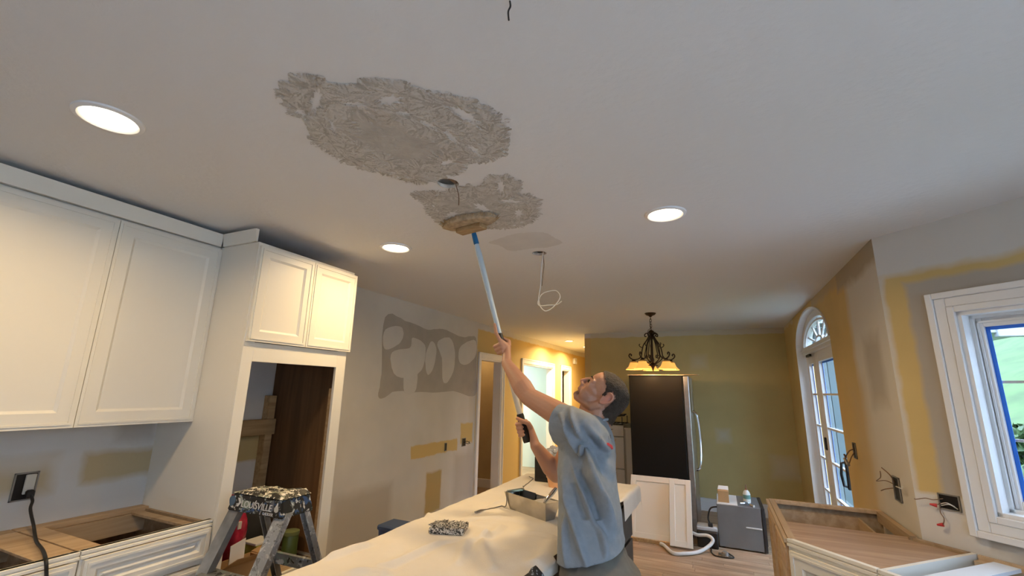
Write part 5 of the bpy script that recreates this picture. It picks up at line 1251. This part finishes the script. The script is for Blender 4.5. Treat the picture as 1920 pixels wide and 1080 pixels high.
bm = bmnew(); hexa(bm, [(mx0+.02, my0+.16, mz+.118), (mx0+.125, my0+.16, mz+.118), (mx0+.125, my0+.19, mz+.150), (mx0+.03, my0+.19, mz+.150)], [(mx0+.02, my0+.163, mz+.118), (mx0+.125, my0+.163, mz+.118), (mx0+.125, my0+.193, mz+.150), (mx0+.03, my0+.193, mz+.150)]); mesh_obj('flap', bm, PAPER, o)
o = thing('glue_bottle', 'white squeeze bottle with a brown tip on the microwave', 'bottle', (mx0+.30, my0+.22, mz))
bx_, by_ = ony(1400, 930, my0+.22).x, my0+.22
bm = bmnew(); lathe(bm, [(0, 0), (.034, 0), (.036, .01), (.036, .085), (.028, .11), (.014, .125), (0, .126)], 20, (bx_, by_, mz)); mesh_obj('body', bm, mat('white bottle plastic', (.72, .72, .66), .4), o, True)
bm = bmnew(); lathe(bm, [(0, .125), (.012, .125), (.010, .14), (.005, .18), (0, .182)], 14, (bx_, by_, mz)); mesh_obj('nozzle', bm, mat('brown nozzle', (.20, .10, .04), .5), o, True)
bm = bmnew(); lathe(bm, [(.0365, .04), (.0368, .04), (.0368, .08), (.0365, .08)], 20, (bx_, by_, mz)); mesh_obj('label_band', bm, mat('teal label', (.15, .30, .26), .5), o)
o = thing('caulk_gun', 'small blue and silver hand tool lying on the microwave', 'tool', (bx_-.02, my0+.1, mz))
bm = bmnew(); tube(bm, [(bx_-.03, my0+.14, mz+.015), (bx_+.02, my0+.05, mz+.015)], [.012, .010], 8); mesh_obj('grip', bm, mat('pale blue grip', (.20, .32, .50), .4), o, True)
bm = bmnew(); tube(bm, [(bx_+.02, my0+.05, mz+.015), (bx_+.05, my0+.0, mz+.014)], [.012, .012], 8); tube(bm, [(bx_-.07, my0+.10, mz+.01), (bx_+.01, my0+.13, mz+.012)], .007, 6); mesh_obj('jaw', bm, CHROME, o, True)
o = thing('tool_case', 'black tool case on the floor beside the microwave', 'case', (-.22, 5.42, 0))
q0 = onz(1310, 1043, 0)
bm = bmnew(); box(bm, -.31, -.112, 5.37, 5.58, .0, .155, bev=.008); mesh_obj('shell', bm, RUBBER, o)
bm = bmnew(); box(bm, -.31, -.112, 5.40, 5.58, .155, .187, bev=.004); mesh_obj('lid', bm, mat('pale grey plastic', (.55, .57, .58), .5), o)
bm = bmnew(); P_ = [onz(1290, 1036, .03), onz(1313, 1033, .04), onz(1330, 1025, .06), onz(1337, 1012, .10), onz(1325, 1004, .15), onz(1306, 1003, .16)]
P_ = [V((p.x, min(p.y, 5.34), p.z)) for p in P_]
P_ = [V((-.66, 5.226, .018)), V((-.62, 5.19, .018)), onz(1262, 1037, .018), onz(1285, 1038, .018), onz(1305, 1036, .020), onz(1322, 1029, .034)]+[ony(1334, 1019, 5.29), ony(1336, 1011, 5.31), ony(1326, 1004, 5.335), ony(1308, 1003, 5.345), V((-.38, 5.375, .13)), V((-.44, 5.42, .10))]
tube(bm, spline(P_, 6), .017, 10); tag(mesh_obj('white_hose', bm, mat('white hose plastic', (.72, .71, .68), .45), smooth='all'), 'thick white hose looping on the floor by the leaning doors', 'hose')
o = thing('hand_sander', 'flat grey hand tool with a cord lying on the floor', 'tool', onz(1362, 1045, 0))
c = onz(1360, 1043, 0)
bm = bmnew(); box(bm, c.x-.06, c.x+.06, c.y-.04, c.y+.05, 0, .012, bev=.003); mesh_obj('plate', bm, STEEL, o)
bm = bmnew(); lathe(bm, [(0, .012), (.035, .012), (.03, .035), (.015, .045), (0, .046)], 18, (c.x, c.y, 0)); mesh_obj('body', bm, GSTEEL, o, True)
bm = bmnew(); tube(bm, spline([(c.x+.03, c.y+.0, .03), (c.x+.075, c.y-.03, .01), (c.x+.02, c.y-.065, .008), (c.x-.08, c.y-.055, .007), (c.x-.12, c.y+.02, .007), (c.x-.125, c.y+.10, .007), (c.x-.125, 5.368, .012)], 6), .006, 6); mesh_obj('cord', bm, RUBBER, o, True)

# ================================================================== MAN WITH POLE
def evald(bm_, mods, name):
    me = bpy.data.meshes.new('tmp'); bm_.to_mesh(me); bm_.free()
    o = bpy.data.objects.new('tmp', me); COL.objects.link(o)
    for t, kw in mods:
        m_ = o.modifiers.new(t, t)
        for k_, v_ in kw.items(): setattr(m_, k_, v_)
    dg = bpy.context.evaluated_depsgraph_get(); r = bpy.data.meshes.new_from_object(o.evaluated_get(dg)); r.name = name
    bpy.data.objects.remove(o); bpy.data.meshes.remove(me); return r
def sph(bm, c, r, ax=None, sub=3):
    """ellipsoid at c; r scalar or 3 radii along axes ax (3 vectors)"""
    g = bmesh.ops.create_icosphere(bm, subdivisions=sub, radius=1)['verts']
    rr = (r, r, r) if isinstance(r, (int, float)) else r
    ax = ax or (V((1, 0, 0)), V((0, 1, 0)), V((0, 0, 1)))
    for v in g: v.co = V(c)+ax[0]*(v.co.x*rr[0])+ax[1]*(v.co.y*rr[1])+ax[2]*(v.co.z*rr[2])
def cap_(bm, a, b, ra, rb, n=12):
    """closed tapered capsule"""
    a, b = V(a), V(b); d = b-a; L_ = d.length
    if L_ < 1e-6: return sph(bm, a, max(ra, rb), sub=2)
    d /= L_; pts = []; rs = []
    for k in range(5): t = math.pi/2*(1-k/4.0); pts.append(a-d*ra*math.sin(t)); rs.append(max(ra*math.cos(t), 1e-4))
    for k in range(5): t = math.pi/2*k/4.0; pts.append(b+d*rb*math.sin(t)); rs.append(max(rb*math.cos(t), 1e-4))
    tube(bm, pts, rs, n)
def chain(bm, pts, rs, n=12):
    for i in range(len(pts)-1): cap_(bm, pts[i], pts[i+1], rs[i], rs[i+1], n)
def loft(bm, rings):
    """rings: (centre, half vector 1, half vector 2)"""
    R_ = []
    for c, a, b in rings:
        vs = []
        for k in range(36):
            t = 2*math.pi*k/36; ct, st = math.cos(t), math.sin(t); e = .82
            vs.append(bm.verts.new(V(c)+a*(math.copysign(abs(ct)**e, ct))+b*(math.copysign(abs(st)**e, st))))
        R_.append(vs)
    for A, B in zip(R_, R_[1:]):
        for k in range(36): bm.faces.new((A[k], A[(k+1) % 36], B[(k+1) % 36], B[k]))
    bm.faces.new(R_[0]); bm.faces.new(R_[-1][::-1])
UPZ = V((0, 0, 1))
fd = V((-.985, -.17, 0)).normalized(); lf = UPZ.cross(fd)           # facing, his left
T_ = onz(889, 440, 2.375); B_p = ony(988, 828, 2.12); D_p = (T_-B_p).normalized()
def on_pole(y):
    lo, hi = 0.0, 1.0
    for _ in range(40):
        m_ = (lo+hi)/2; p = T_+(B_p-T_)*m_; q = p-CP; py = 540-F*q.dot(up)/q.dot(fw)
        if py < y: lo = m_
        else: hi = m_
    return T_+(B_p-T_)*lo
Ls, Le, Lwr = ony(1088, 800, 1.80), ony(992, 744, 1.91), ony(950, 681, 2.015)
Rs, Re, Rwr = ony(1092, 800, 2.16), ony(1043, 889, 2.27), ony(1004, 836, 2.13)
Nb = ony(1116, 786, 1.98); Hc = ony(1137, 748, 1.995)
ta = R(51); HF = fd*math.cos(ta)+UPZ*math.sin(ta); HU = -fd*math.sin(ta)+UPZ*math.cos(ta); HS = lf
HK = .975
def hp_(f, s, u): return Hc+(HF*f+HS*s+HU*u)*HK
HA = (HF, HS, HU)
bm = bmnew()
# --- head
sph(bm, hp_(.016, 0, .026), (.098*HK, .074*HK, .076*HK), HA)
sph(bm, hp_(-.018, 0, .008), (.066*HK, .066*HK, .066*HK), HA)
sph(bm, hp_(.052, 0, -.028), (.058*HK, .056*HK, .072*HK), HA)
sph(bm, hp_(.060, 0, .030), (.052*HK, .062*HK, .050*HK), HA)
for s in (-1, 1):
    cap_(bm, hp_(.0, s*.052, -.040), hp_(.015, s*.050, -.072), .020, .018); cap_(bm, hp_(.015, s*.050, -.072), hp_(.085, s*.016, -.098), .019, .016)
    sph(bm, hp_(.064, s*.040, -.020), (.036, .024, .024), HA)          # cheekbone
    sph(bm, hp_(.052, s*.032, -.052), (.048, .026, .046), HA)          # cheek
    cap_(bm, hp_(.108, s*.012, .008), hp_(.092, s*.048, .006), .0105, .010)   # brow
    sph(bm, hp_(.117, s*.0125, -.041), (.010, .0075, .008), HA)        # nostril wing
    cap_(bm, hp_(.104, s*.022, -.006), hp_(.092, s*.044, -.008), .009, .009)   # lid
    # ear
    e0 = [hp_(.012, s*.074, .018), hp_(.002, s*.084, .034), hp_(-.016, s*.088, .030), hp_(-.022, s*.087, .010), hp_(-.012, s*.082, -.014), hp_(.004, s*.076, -.027), hp_(.012, s*.073, -.016)]
    e0 = spline(e0, 4); chain(bm, e0, [.0050]*len(e0), 8)
    sph(bm, hp_(-.004, s*.076, .006), (.016, .006, .026), HA); cap_(bm, hp_(.014, s*.074, .002), hp_(.012, s*.076, -.010), .006, .006, 8)
    cap_(bm, hp_(-.002, s*.081, .022), hp_(-.010, s*.083, .000), .004, .004, 8)
chain(bm, [hp_(.110, 0, .004), hp_(.122, 0, -.018), hp_(.127, 0, -.034)], [.0085, .0095, .0118])
sph(bm, hp_(.094, 0, -.058), (.024, .030, .022), HA)
cap_(bm, hp_(.1135, -.014, -.0545), hp_(.1135, .014, -.0545), .0062, .0062, 8); cap_(bm, hp_(.1115, -.012, -.0655), hp_(.1115, .012, -.0655), .0068, .0068, 8)
sph(bm, hp_(.094, 0, -.093), (.018, .022, .016), HA)
sph(bm, hp_(.045, 0, -.075), (.05, .036, .022), HA)
cap_(bm, hp_(.0, 0, -.03), Nb+V((.0, 0, .0)), .054, .060, 16); cap_(bm, hp_(.035, 0, -.075), Nb+fd*.045-UPZ*.01, .034, .040)
cap_(bm, hp_(-.035, 0, -.02), Nb-fd*.02, .048, .055)
# --- trunk
def ring(x, y, Y, a, b): return (ony(x, y, Y), fd*a, lf*b)
TR = [(1126, 1095, 1.765, .138, .178), (1112, 1045, 1.77, .130, .180), (1107, 1000, 1.79, .121, .177), (1104, 940, 1.835, .113, .176), (1101, 880, 1.89, .116, .186), (1100, 838, 1.955, .118, .195), (1103, 808, 1.965, .100, .175), (1110, 792, 1.975, .072, .12), (1114, 784, 1.98, .055, .07)]
loft(bm, [ring(x, y, Y, a*(.66 if i < 2 else .78 if i == 2 else .86), b*(.70 if i < 2 else .80 if i == 2 else .86)) for i, (x, y, Y, a, b) in enumerate(TR)])
# --- arms
def arm(S_, E_, W_, k=1.0):
    d1, d2 = E_-S_, W_-E_
    sph(bm, S_, .062*k); chain(bm, [S_, S_+d1*.35, S_+d1*.75, E_], [.058*k, .053*k, .046*k, .042*k], 16)
    chain(bm, [E_, E_+d2*.28, E_+d2*.65, W_], [.042*k, .047*k, .036*k, .0265*k], 16)
arm(Ls, Le, Lwr); arm(Rs, Re, Rwr)
def hand(P, D, a, sense, Rp, W_, hs, index_up=False):
    a = (a-D*a.dot(D)).normalized(); t = D.cross(a)*sense
    def pos(th, r, h): th = R(th); return P+D*h+(a*math.cos(th)+t*math.sin(th))*r
    Rf = Rp+.0085; mcps = []
    for i, h in enumerate(hs):
        sc = (1, 1.06, 1.0, .86)[i]; m_ = pos(42, .047, h*1.05); mcps.append(m_)
        if index_up and i == 0:
            pts = [m_, pos(60, .036, h+.042), pos(66, Rf+.003, h+.070), pos(66, Rf, h+.092)]
        else: pts = [m_, pos(108, .038*sc+.001, h), pos(180, Rf+.004, h*.96), pos(236, Rf+.001, h*.94)]
        chain(bm, pts, [.0105*sc, .0098*sc, .0088*sc, .0076*sc], 10)
    hm = sum(hs)/4; base = [pos(-25, .034, hs[0]*.5-.022), pos(0, .040, hm-.012), pos(20, .040, hs[3]-.008)]
    for m_ in mcps:
        for b in base: cap_(bm, b, m_, .0125, .0105, 10)
    for b in base: cap_(bm, W_, b, .022, .0135, 10)
    cap_(bm, W_, (base[0]+base[1]+base[2])/3, .0255, .018)
    chain(bm, [base[0], pos(-62, .037, hs[0]*.5+.004), pos(-112, Rf+.007, hs[0]*.8+.016), pos(-150, Rf+.002, hs[0]+.026)], [.016, .0125, .0105, .0088], 10)
    return pos
PL = on_pole(650); vv = (PL-CP).normalized()
handL = hand(PL, D_p, -vv*.80+rt*.55, -1, .0135, Lwr, [.030, .010, -.010, -.029], True)
PR = on_pole(803); vv2 = (PR-CP).normalized()
handR = hand(PR, D_p, rt*.90+vv2*.35, 1, .0185, Rwr, [.028, .008, -.012, -.031])
# --- legs
Hp = TR[0]; pc_ = ony(1126, 1080, 1.765)
LEG = []
for s, fo in ((1, .0), (-1, .03)):
    hip = pc_+lf*(.095*s)-UPZ*.02; kn = V((hip.x+.02+fo, hip.y, .47)); an = V((hip.x+.075+fo, hip.y-.005*s, .085)); LEG.append((hip, kn, an))
    chain(bm, [hip, hip*.5+kn*.5, kn, kn*.6+an*.4, an], [.088, .074, .056, .056, .038], 16)
    chain(bm, [an-UPZ*.045-fd*.03, an-UPZ*.05+fd*.15], [.036, .030])
VOX = ('REMESH', dict(mode='VOXEL', voxel_size=.0034, adaptivity=0.0))
bme = evald(bm, [VOX, ('SMOOTH', dict(factor=.5, iterations=4))], 'body')
man = thing('person', 'man in a grey t-shirt reaching up with a long pole', 'person', (LEG[0][2].x, 1.77, 0))
for p in bme.polygons: p.use_smooth = True
# skin tone with lips, stubble, ruddy ears and painted eye-socket shade as a colour attribute
ca = bme.color_attributes.new('tone', 'FLOAT_COLOR', 'POINT')
n_ = len(bme.vertices); co = np.empty(n_*3); bme.vertices.foreach_get('co', co); co = co.reshape(-1, 3)
rel = (co-np.array(Hc))/HK; lf_, ls_, lu_ = rel@np.array(HF), rel@np.array(HS), rel@np.array(HU)
base = np.tile(np.array([.47, .24, .15]), (n_, 1))
hd = (np.abs(ls_) < .10) & (lu_ < .12) & (lf_ > -.1) & (lf_ < .16)
def bl(mask, c, k):
    base[:] = base*(1-(mask*k)[:, None])+np.array(c)*(mask*k)[:, None]
g = lambda f, s, u, r: np.exp(-(((lf_-f)/r[0])**2+((np.abs(ls_)-s)/r[1])**2+((lu_-u)/r[2])**2))*hd
bl(g(.09, .0, -.085, (.05, .05, .028)), (.20, .125, .09), .75); bl(g(.04, .05, -.07, (.05, .03, .022)), (.24, .14, .10), .6)
bl(g(.105, 0, -.045, (.02, .025, .006)), (.24, .14, .10), .5)
bl(g(.117, 0, -.060, (.012, .018, .010)), (.42, .16, .13), .8)
bl(g(-.004, .085, .004, (.025, .012, .035)), (.62, .24, .18), .8)
bl(g(.13, 0, -.036, (.015, .02, .015)), (.58, .25, .18), .6)
bl(g(.104, .030, -.007, (.012, .014, .007)), (.12, .06, .045), .85)  # shade of the eye sockets put into the skin colour
rgba = np.ones((n_, 4)); rgba[:, :3] = base; ca.data.foreach_set('color', rgba.ravel())
SKIN = mat('skin', (.5, .3, .2), .5, bump=.10, bscale=120, sss=.08); Nn = SKIN.node_tree.nodes; at = Nn.new('ShaderNodeAttribute'); at.attribute_name = 'tone'
SKIN.node_tree.links.new(at.outputs['Color'], Nn['Principled BSDF'].inputs['Base Color'])
bme.materials.clear(); bme.materials.append(SKIN)
body = bpy.data.objects.new('body', bme); COL.objects.link(body); attach(body, man)
# hair: the scalp lifted by a few millimetres
b2m = bmesh.new(); b2m.from_mesh(bme)
def hairline(f):
    xs = [-.09, -.05, -.028, -.022, .004, .010, .024, .032, .055, .085, .12]; ys = [-.060, -.058, -.050, .034, .040, .0, -.004, .030, .044, .062, .070]
    return np.interp(f, xs, ys)
b2m.verts.ensure_lookup_table()
keep = hd & (lu_ > hairline(lf_)+.004*np.sin(ls_*900)*np.sin(lf_*700)) & (np.abs(ls_) < .0795)
keep &= ~((lf_ > .10) & (lu_ < .06))
dele = [v for v in b2m.verts if not keep[v.index]]
nrm = {v.index: v.normal.copy() for v in b2m.verts if keep[v.index]}
for v in b2m.verts:
    if keep[v.index]:
        q = rel[v.index]; k_ = .0035+.0035*max(0, min(1, (lu_[v.index]-.03)/.05))+.0022*noise.noise(v.co*260)+.0015*noise.noise(v.co*520); v.co += nrm[v.index]*k_
bmesh.ops.delete(b2m, geom=dele, context='VERTS')
HAIR = mat('cropped greying hair', (.050, .036, .026), .7, bump=.8, bscale=330, var=.35, vscale=60)
hair = mesh_obj('hair', b2m, HAIR, man, 'all')
bm = bmnew()
for s in (-1, 1): chain(bm, [hp_(.1165, s*.014, .011), hp_(.112, s*.030, .016), hp_(.098, s*.050, .012)], [.0026, .0034, .002], 6)
mesh_obj('eyebrows', bm, HAIR, man, True)
bm = bmnew()
for s in (-1, 1): sph(bm, hp_(.1035, s*.031, -.0075), .0095, sub=2)
mesh_obj('eyes', bm, mat('dark eyes', (.05, .035, .03), .2), man, True)

# --- t-shirt: lofted trunk and sleeves fused into one garment
bm = bmnew()
rings = [ring(1120, 1110, 1.765, .138, .19)]+[ring(x, y, Y, a, b) for x, y, Y, a, b in TR[1:]]
loft(bm, rings)
SLE_L = ony(1050, 789, 1.835); SLE_R = Rs+(Re-Rs)*.42
Lax = (SLE_L-Ls).normalized()
cap_(bm, Ls+V((.01, 0, -.008)), SLE_L+Lax*.06, .068, .079, 24); sph(bm, Ls+V((.015, .01, -.010)), .069)
cap_(bm, Ls+V((.03, .05, -.055)), SLE_L+V((.0, .0, -.026))+Lax*.06, .080, .062, 20)
cap_(bm, Rs+V((.01, -.01, .0)), SLE_R+(Re-Rs).normalized()*.05, .078, .064, 24)
cap_(bm, Ls+V((0, 0, -.01)), Nb+lf*.05+V((0, 0, -.03)), .064, .05); cap_(bm, Rs, Nb-lf*.05+V((0, 0, -.03)), .076, .05)
sm = evald(bm, [('REMESH', dict(mode='VOXEL', voxel_size=.0055, adaptivity=0.0)), ('SMOOTH', dict(factor=.5, iterations=9))], 't_shirt')
b3 = bmesh.new(); b3.from_mesh(sm); b3.normal_update()
waist = ony(1104, 950, 1.9)
def px_of(p): q = V(p)-CP; w = q.dot(fw); return 960+F*q.dot(rt)/w, 540-F*q.dot(up)/w
FOLDS = [((1070, 800), (1150, 960), .013, 9), ((1085, 820), (1160, 1000), .010, 7), ((1062, 815), (1110, 900), .012, 7), ((1100, 880), (1158, 985), .012, 7), ((1075, 860), (1150, 1010), .010, 8), ((1062, 900), (1120, 1030), .009, 8), ((1105, 800), (1150, 880), .010, 7), ((1120, 845), (1152, 905), .010, 6), ((1052, 780), (1090, 840), .010, 6), ((1064, 765), (1096, 822), .009, 6), ((1070, 930), (1085, 1030), .008, 8), ((1130, 930), (1150, 1020), .007, 7)]
FL3 = [(ony(a[0], a[1], 1.76), ony(b[0], b[1], 1.76), h, w*.0016) for a, b, h, w in FOLDS]
for v in b3.verts:
    p = v.co; d = .0035*noise.noise(p*9+V((3, 1, 7)))+.0018*noise.noise(p*24)
    side = max(0, -v.normal.y*.8+.3) 
    if side > 0:
        for a, b, h, w in FL3:   # creases pulled across the near side from the raised shoulder
            ab = V((b.x-a.x, 0, b.z-a.z)); ap = V((p.x-a.x, 0, p.z-a.z)); t = ap.dot(ab)/ab.length_squared
            if -.1 < t < 1.1:
                dd = (ap-ab*t); dist = dd.length; sg = 1 if (dd.x*ab.z-dd.z*ab.x) > 0 else -1
                if dist < 4*w: d += 2.8*side*h*(math.exp(-(dist/w)**2)-.7*math.exp(-((dist-1.7*w)/w)**2)*(sg > 0))*math.sin(math.pi*max(0, min(1, (t+.1)/1.2)))**.6
    if (p-Ls).length < .22 and p.x < Ls.x+.02: d = max(d, -.003)
    d = max(d, -.016)
    if p.z < 1.10: d = max(d, -.003)
    # far side and back folds
    if side <= 0: d += .006*noise.noise(V((p.x*14+p.z*9, p.y*14, p.z*4)))
    v.co += v.normal*d
def cut(b3, co_, no_, sel):
    vs = [v for v in b3.verts if sel(v.co)]; vs_ = set(vs)
    es_ = [e for e in b3.edges if e.verts[0] in vs_ and e.verts[1] in vs_]; fs_ = [f for f in b3.faces if all(v in vs_ for v in f.verts)]
    bmesh.ops.bisect_plane(b3, geom=vs+es_+fs_, plane_co=co_, plane_no=no_, clear_outer=True)
cut(b3, SLE_L, (Lax+V((0, 0, .05))).normalized(), lambda c: (c-SLE_L).length < .16 and c.x < Ls.x-.02)
Rax = (Re-Rs).normalized(); cut(b3, SLE_R, Rax, lambda c: (c-SLE_R).length < .15 and c.y > 2.1)
hem0, hem1 = ony(1047, 1036, 1.77), ony(1166, 1024, 1.77); hd_ = (hem1-hem0).normalized(); hn = lf.cross(hd_).normalized(); hn = hn if hn.z < 0 else -hn
cut(b3, hem0, hn, lambda c: c.z < 1.05 and c.y < 2.2)
SHIRT = mat('heather grey cotton', (.235, .26, .285), .9, bump=.15, bscale=300, var=.07, vscale=40)
shirt = mesh_obj('t_shirt', b3, SHIRT, man, 'all')
sd_ = shirt.modifiers.new('thickness', 'SOLIDIFY'); sd_.thickness = .0025; sd_.offset = -1
# collar band
bm = bmnew(); pts = []
for k in range(28):
    t = 2*math.pi*k/28; pts.append(Nb+fd*(.070*math.cos(t)+.004)+lf*(.076*math.sin(t))+UPZ*(-.012-.020*math.cos(t)))
tube(bm, pts, .0065, 8, closed=True); mesh_obj('collar', bm, SHIRT, man, True)
# red print on the back shoulder and a small dark mark above it
RED = mat('red shirt print', (.45, .03, .04), .8)
def shirt_print(px0, m, nm):
    from mathutils.bvhtree import BVHTree
    bv = BVHTree.FromPolygons([v.co[:] for v in shirt.data.vertices], [p.vertices[:] for p in shirt.data.polygons])
    bm = bmnew(); vs = []
    for x, y in px0:
        d = ray(x, y).normalized(); h = bv.ray_cast(CP, d)
        if h[0] is None: continue
        vs.append(bm.verts.new(h[0]+h[1]*.0022))
    if len(vs) > 2: bm.faces.new(vs); return mesh_obj(nm, bm, m, shirt_p)
    bm.free()
shirt_p = man
shirt_print([(1136.5, 831), (1140, 830), (1144, 833), (1148, 836), (1149, 842), (1146, 843), (1143, 838), (1138, 835)], RED, 'shirt_print')
shirt_print([(1140, 818), (1144, 815), (1145, 822), (1141, 825)], mat('dark shirt print', (.09, .08, .10), .8), 'shirt_print')
# --- trousers and shoes
bm = bmnew()
loft(bm, [ring(1128, 1100, 1.765, .149, .182), ring(1124, 1072, 1.765, .146, .182), ring(1117, 1045, 1.77, .121, .166), ring(1110, 1010, 1.785, .102, .152)])
for hip, kn, an in LEG:
    chain(bm, [hip, hip*.5+kn*.5, kn, kn*.5+an*.5, an-UPZ*.03], [.112, .098, .082, .078, .070], 20)
tm = evald(bm, [('REMESH', dict(mode='VOXEL', voxel_size=.007, adaptivity=0.0)), ('SMOOTH', dict(factor=.5, iterations=5))], 'trousers')
b4 = bmesh.new(); b4.from_mesh(tm); b4.normal_update()
for v in b4.verts: v.co += v.normal*(.006*noise.noise(v.co*9)+.004*noise.noise(V((v.co.x*18, v.co.y*18, v.co.z*34))))
PANTS = mat('grey work trousers', (.135, .125, .105), .85, bump=.15, bscale=250, var=.1, vscale=25)
tr_ = mesh_obj('trousers', b4, PANTS, man, 'all')
for hip, kn, an in LEG:
    bm = bmnew(); h0, t0 = an-fd*.055, an+fd*.20
    sph(bm, an+fd*.13-UPZ*.042, (.10, .046, .040), (fd, lf, UPZ)); sph(bm, an-fd*.005-UPZ*.035, (.075, .042, .048), (fd, lf, UPZ)); cap_(bm, an-UPZ*.03, an+UPZ*.03, .048, .047)
    cap_(bm, an+V((0, 0, -.068))-fd*.04, an+V((0, 0, -.068))+fd*.19, .030, .034)
    for v in bm.verts: v.co.z = max(v.co.z, .0)
    s2 = evald(bm, [('REMESH', dict(mode='VOXEL', voxel_size=.006, adaptivity=0.0)), ('SMOOTH', dict(factor=.5, iterations=3))], 'boot')
    b5 = bmesh.new(); b5.from_mesh(s2)
    for v in b5.verts: v.co.z = max(v.co.z, 0)
    mesh_obj('boot', b5, mat('brown work boot', (.10, .06, .035), .7), man, 'all')

# --- extension pole with texture brush
pole = thing('extension_pole', 'white extension pole with a wood-backed texture brush pressed to the ceiling', 'pole', B_p)
POLEW = mat('pale blue fibreglass', (.50, .60, .66), .4); POLEC = mat('cream pole', (.62, .57, .46), .45)
mid_ = on_pole(668)
bm = bmnew(); tube(bm, [T_-D_p*.055, T_-D_p*.12, mid_], [.0125, .0165, .0125], 14); mesh_obj('upper_section', bm, POLEW, pole, True)
bm = bmnew(); tube(bm, [mid_+D_p*.015, B_p], [.0145, .0150], 14); mesh_obj('lower_section', bm, POLEC, pole, True)
g0 = on_pole(776); bm = bmnew(); tube(bm, [g0, g0-D_p*.01, B_p+D_p*.008, B_p-D_p*.004], [.0165, .0185, .0185, .016], 16); g_ = mesh_obj('grip', bm, RUBBER, pole, True); g_['label'] = 'black rubber grip'
k0 = on_pole(634); bm = bmnew(); tube(bm, [k0-D_p*.045, k0-D_p*.04, k0+D_p*.02, k0+D_p*.025], [.0145, .0165, .0165, .0145], 14); mesh_obj('lock_collar', bm, RUBBER, pole, True)
bm = bmnew(); tube(bm, [T_-D_p*.062, T_-D_p*.055, T_-D_p*.01, T_+D_p*.022], [.012, .0155, .0145, .012], 14); c_ = mesh_obj('connector', bm, mat('blue nylon', (.01, .13, .30), .4), pole, True); c_['label'] = 'blue threaded connector'
wa, wb_ = onz(861, 437, 2.385), onz(907, 425, 2.385); wd = (wb_-wa).normalized(); wn = UPZ.cross(wd)
BR = frame_M((wa+wb_)/2+V((0, 0, .0)), wd, wn, UPZ); hw = (wb_-wa).length/2
BWOOD = wood('muddy brush wood', (.33, .20, .08), (.50, .34, .17), 0, 1.5)
bm = bmnew(); box(bm, -hw, hw, -.03, .03, -.008, .020, bev=.004, M=BR); b_ = mesh_obj('brush_block', bm, BWOOD, pole)
c2 = onz(872, 419, 2.42); bm = bmnew(); n0 = 30
ea, eb = onz(834, 427, 2.42), onz(928, 406, 2.42); ed = (eb-ea); el = ed.length/2; ed.normalize(); en_ = UPZ.cross(ed); cc2 = (ea+eb)/2
lathe(bm, [(0, 2.404), (.9, 2.404), (1.0, 2.412), (1.02, 2.428), (.97, 2.4375), (0, 2.4375)], 40, (0, 0, 0))
for v in bm.verts:
    r_ = math.hypot(v.co.x, v.co.y); a_ = math.atan2(v.co.y, v.co.x); j = 1+.07*noise.noise(V((math.cos(a_)*4, math.sin(a_)*4, v.co.z*30)))
    v.co = V((cc2.x, cc2.y, 0))+ed*(v.co.x*el*j)+en_*(v.co.y*.075*j)+V((0, 0, v.co.z))
p_ = mesh_obj('brush_pad', bm, mat('mud-soaked pad', (.42, .31, .19), .8, bump=.5, bscale=70, var=.3, vscale=40), pole, True)
bm = bmnew()
for k in range(420):
    a_ = 2*math.pi*random.random(); r_ = .55+.5*random.random()
    p = V((cc2.x, cc2.y, 2.418))+ed*(el*r_*math.cos(a_))+en_*(.075*r_*math.sin(a_)); o_ = (ed*math.cos(a_)+en_*math.sin(a_))*random.uniform(.004, .022)
    tube(bm, [p, p+o_+V((0, 0, random.uniform(.006, .020)))], [.0022, .0008], 4)
for v in bm.verts: v.co.z = min(v.co.z, H-.001)
q = mesh_obj('bristles', bm, BWOOD); q.parent = p_
# splattered rag over the island edge in front of him
bm = bmnew(); RG = []
for i in range(9):
    y = 1.36+.19*i/8; row = []
    for j in range(9):
        t = j/8; x = ix1(y)+.004+.022*math.sin(min(t*2.2, 1.57))+.010*noise.noise(V((y*20, t*3, 0))); z = ZC+.012-.16*t*t+.01*noise.noise(V((y*15, t*4, 5)))
        row.append(bm.verts.new((x+.034-.03*(1-t), y, z+.012)))
    RG.append(row)
for i in range(8):
    for j in range(8): bm.faces.new((RG[i][j], RG[i+1][j], RG[i+1][j+1], RG[i][j+1]))
rg_ = mesh_obj('rag', bm, splat('splattered black rag', (.012, .012, .014), [(.35, .40, .45), (.015, .015, .015)], 45, .50, .8), smooth='all'); tag(rg_, 'black paint-splattered rag hanging over the island edge', 'rag'); s_ = rg_.modifiers.new('thickness', 'SOLIDIFY'); s_.thickness = .004
for o in bpy.data.objects:
    if '_w' in o.keys(): del o['_w']
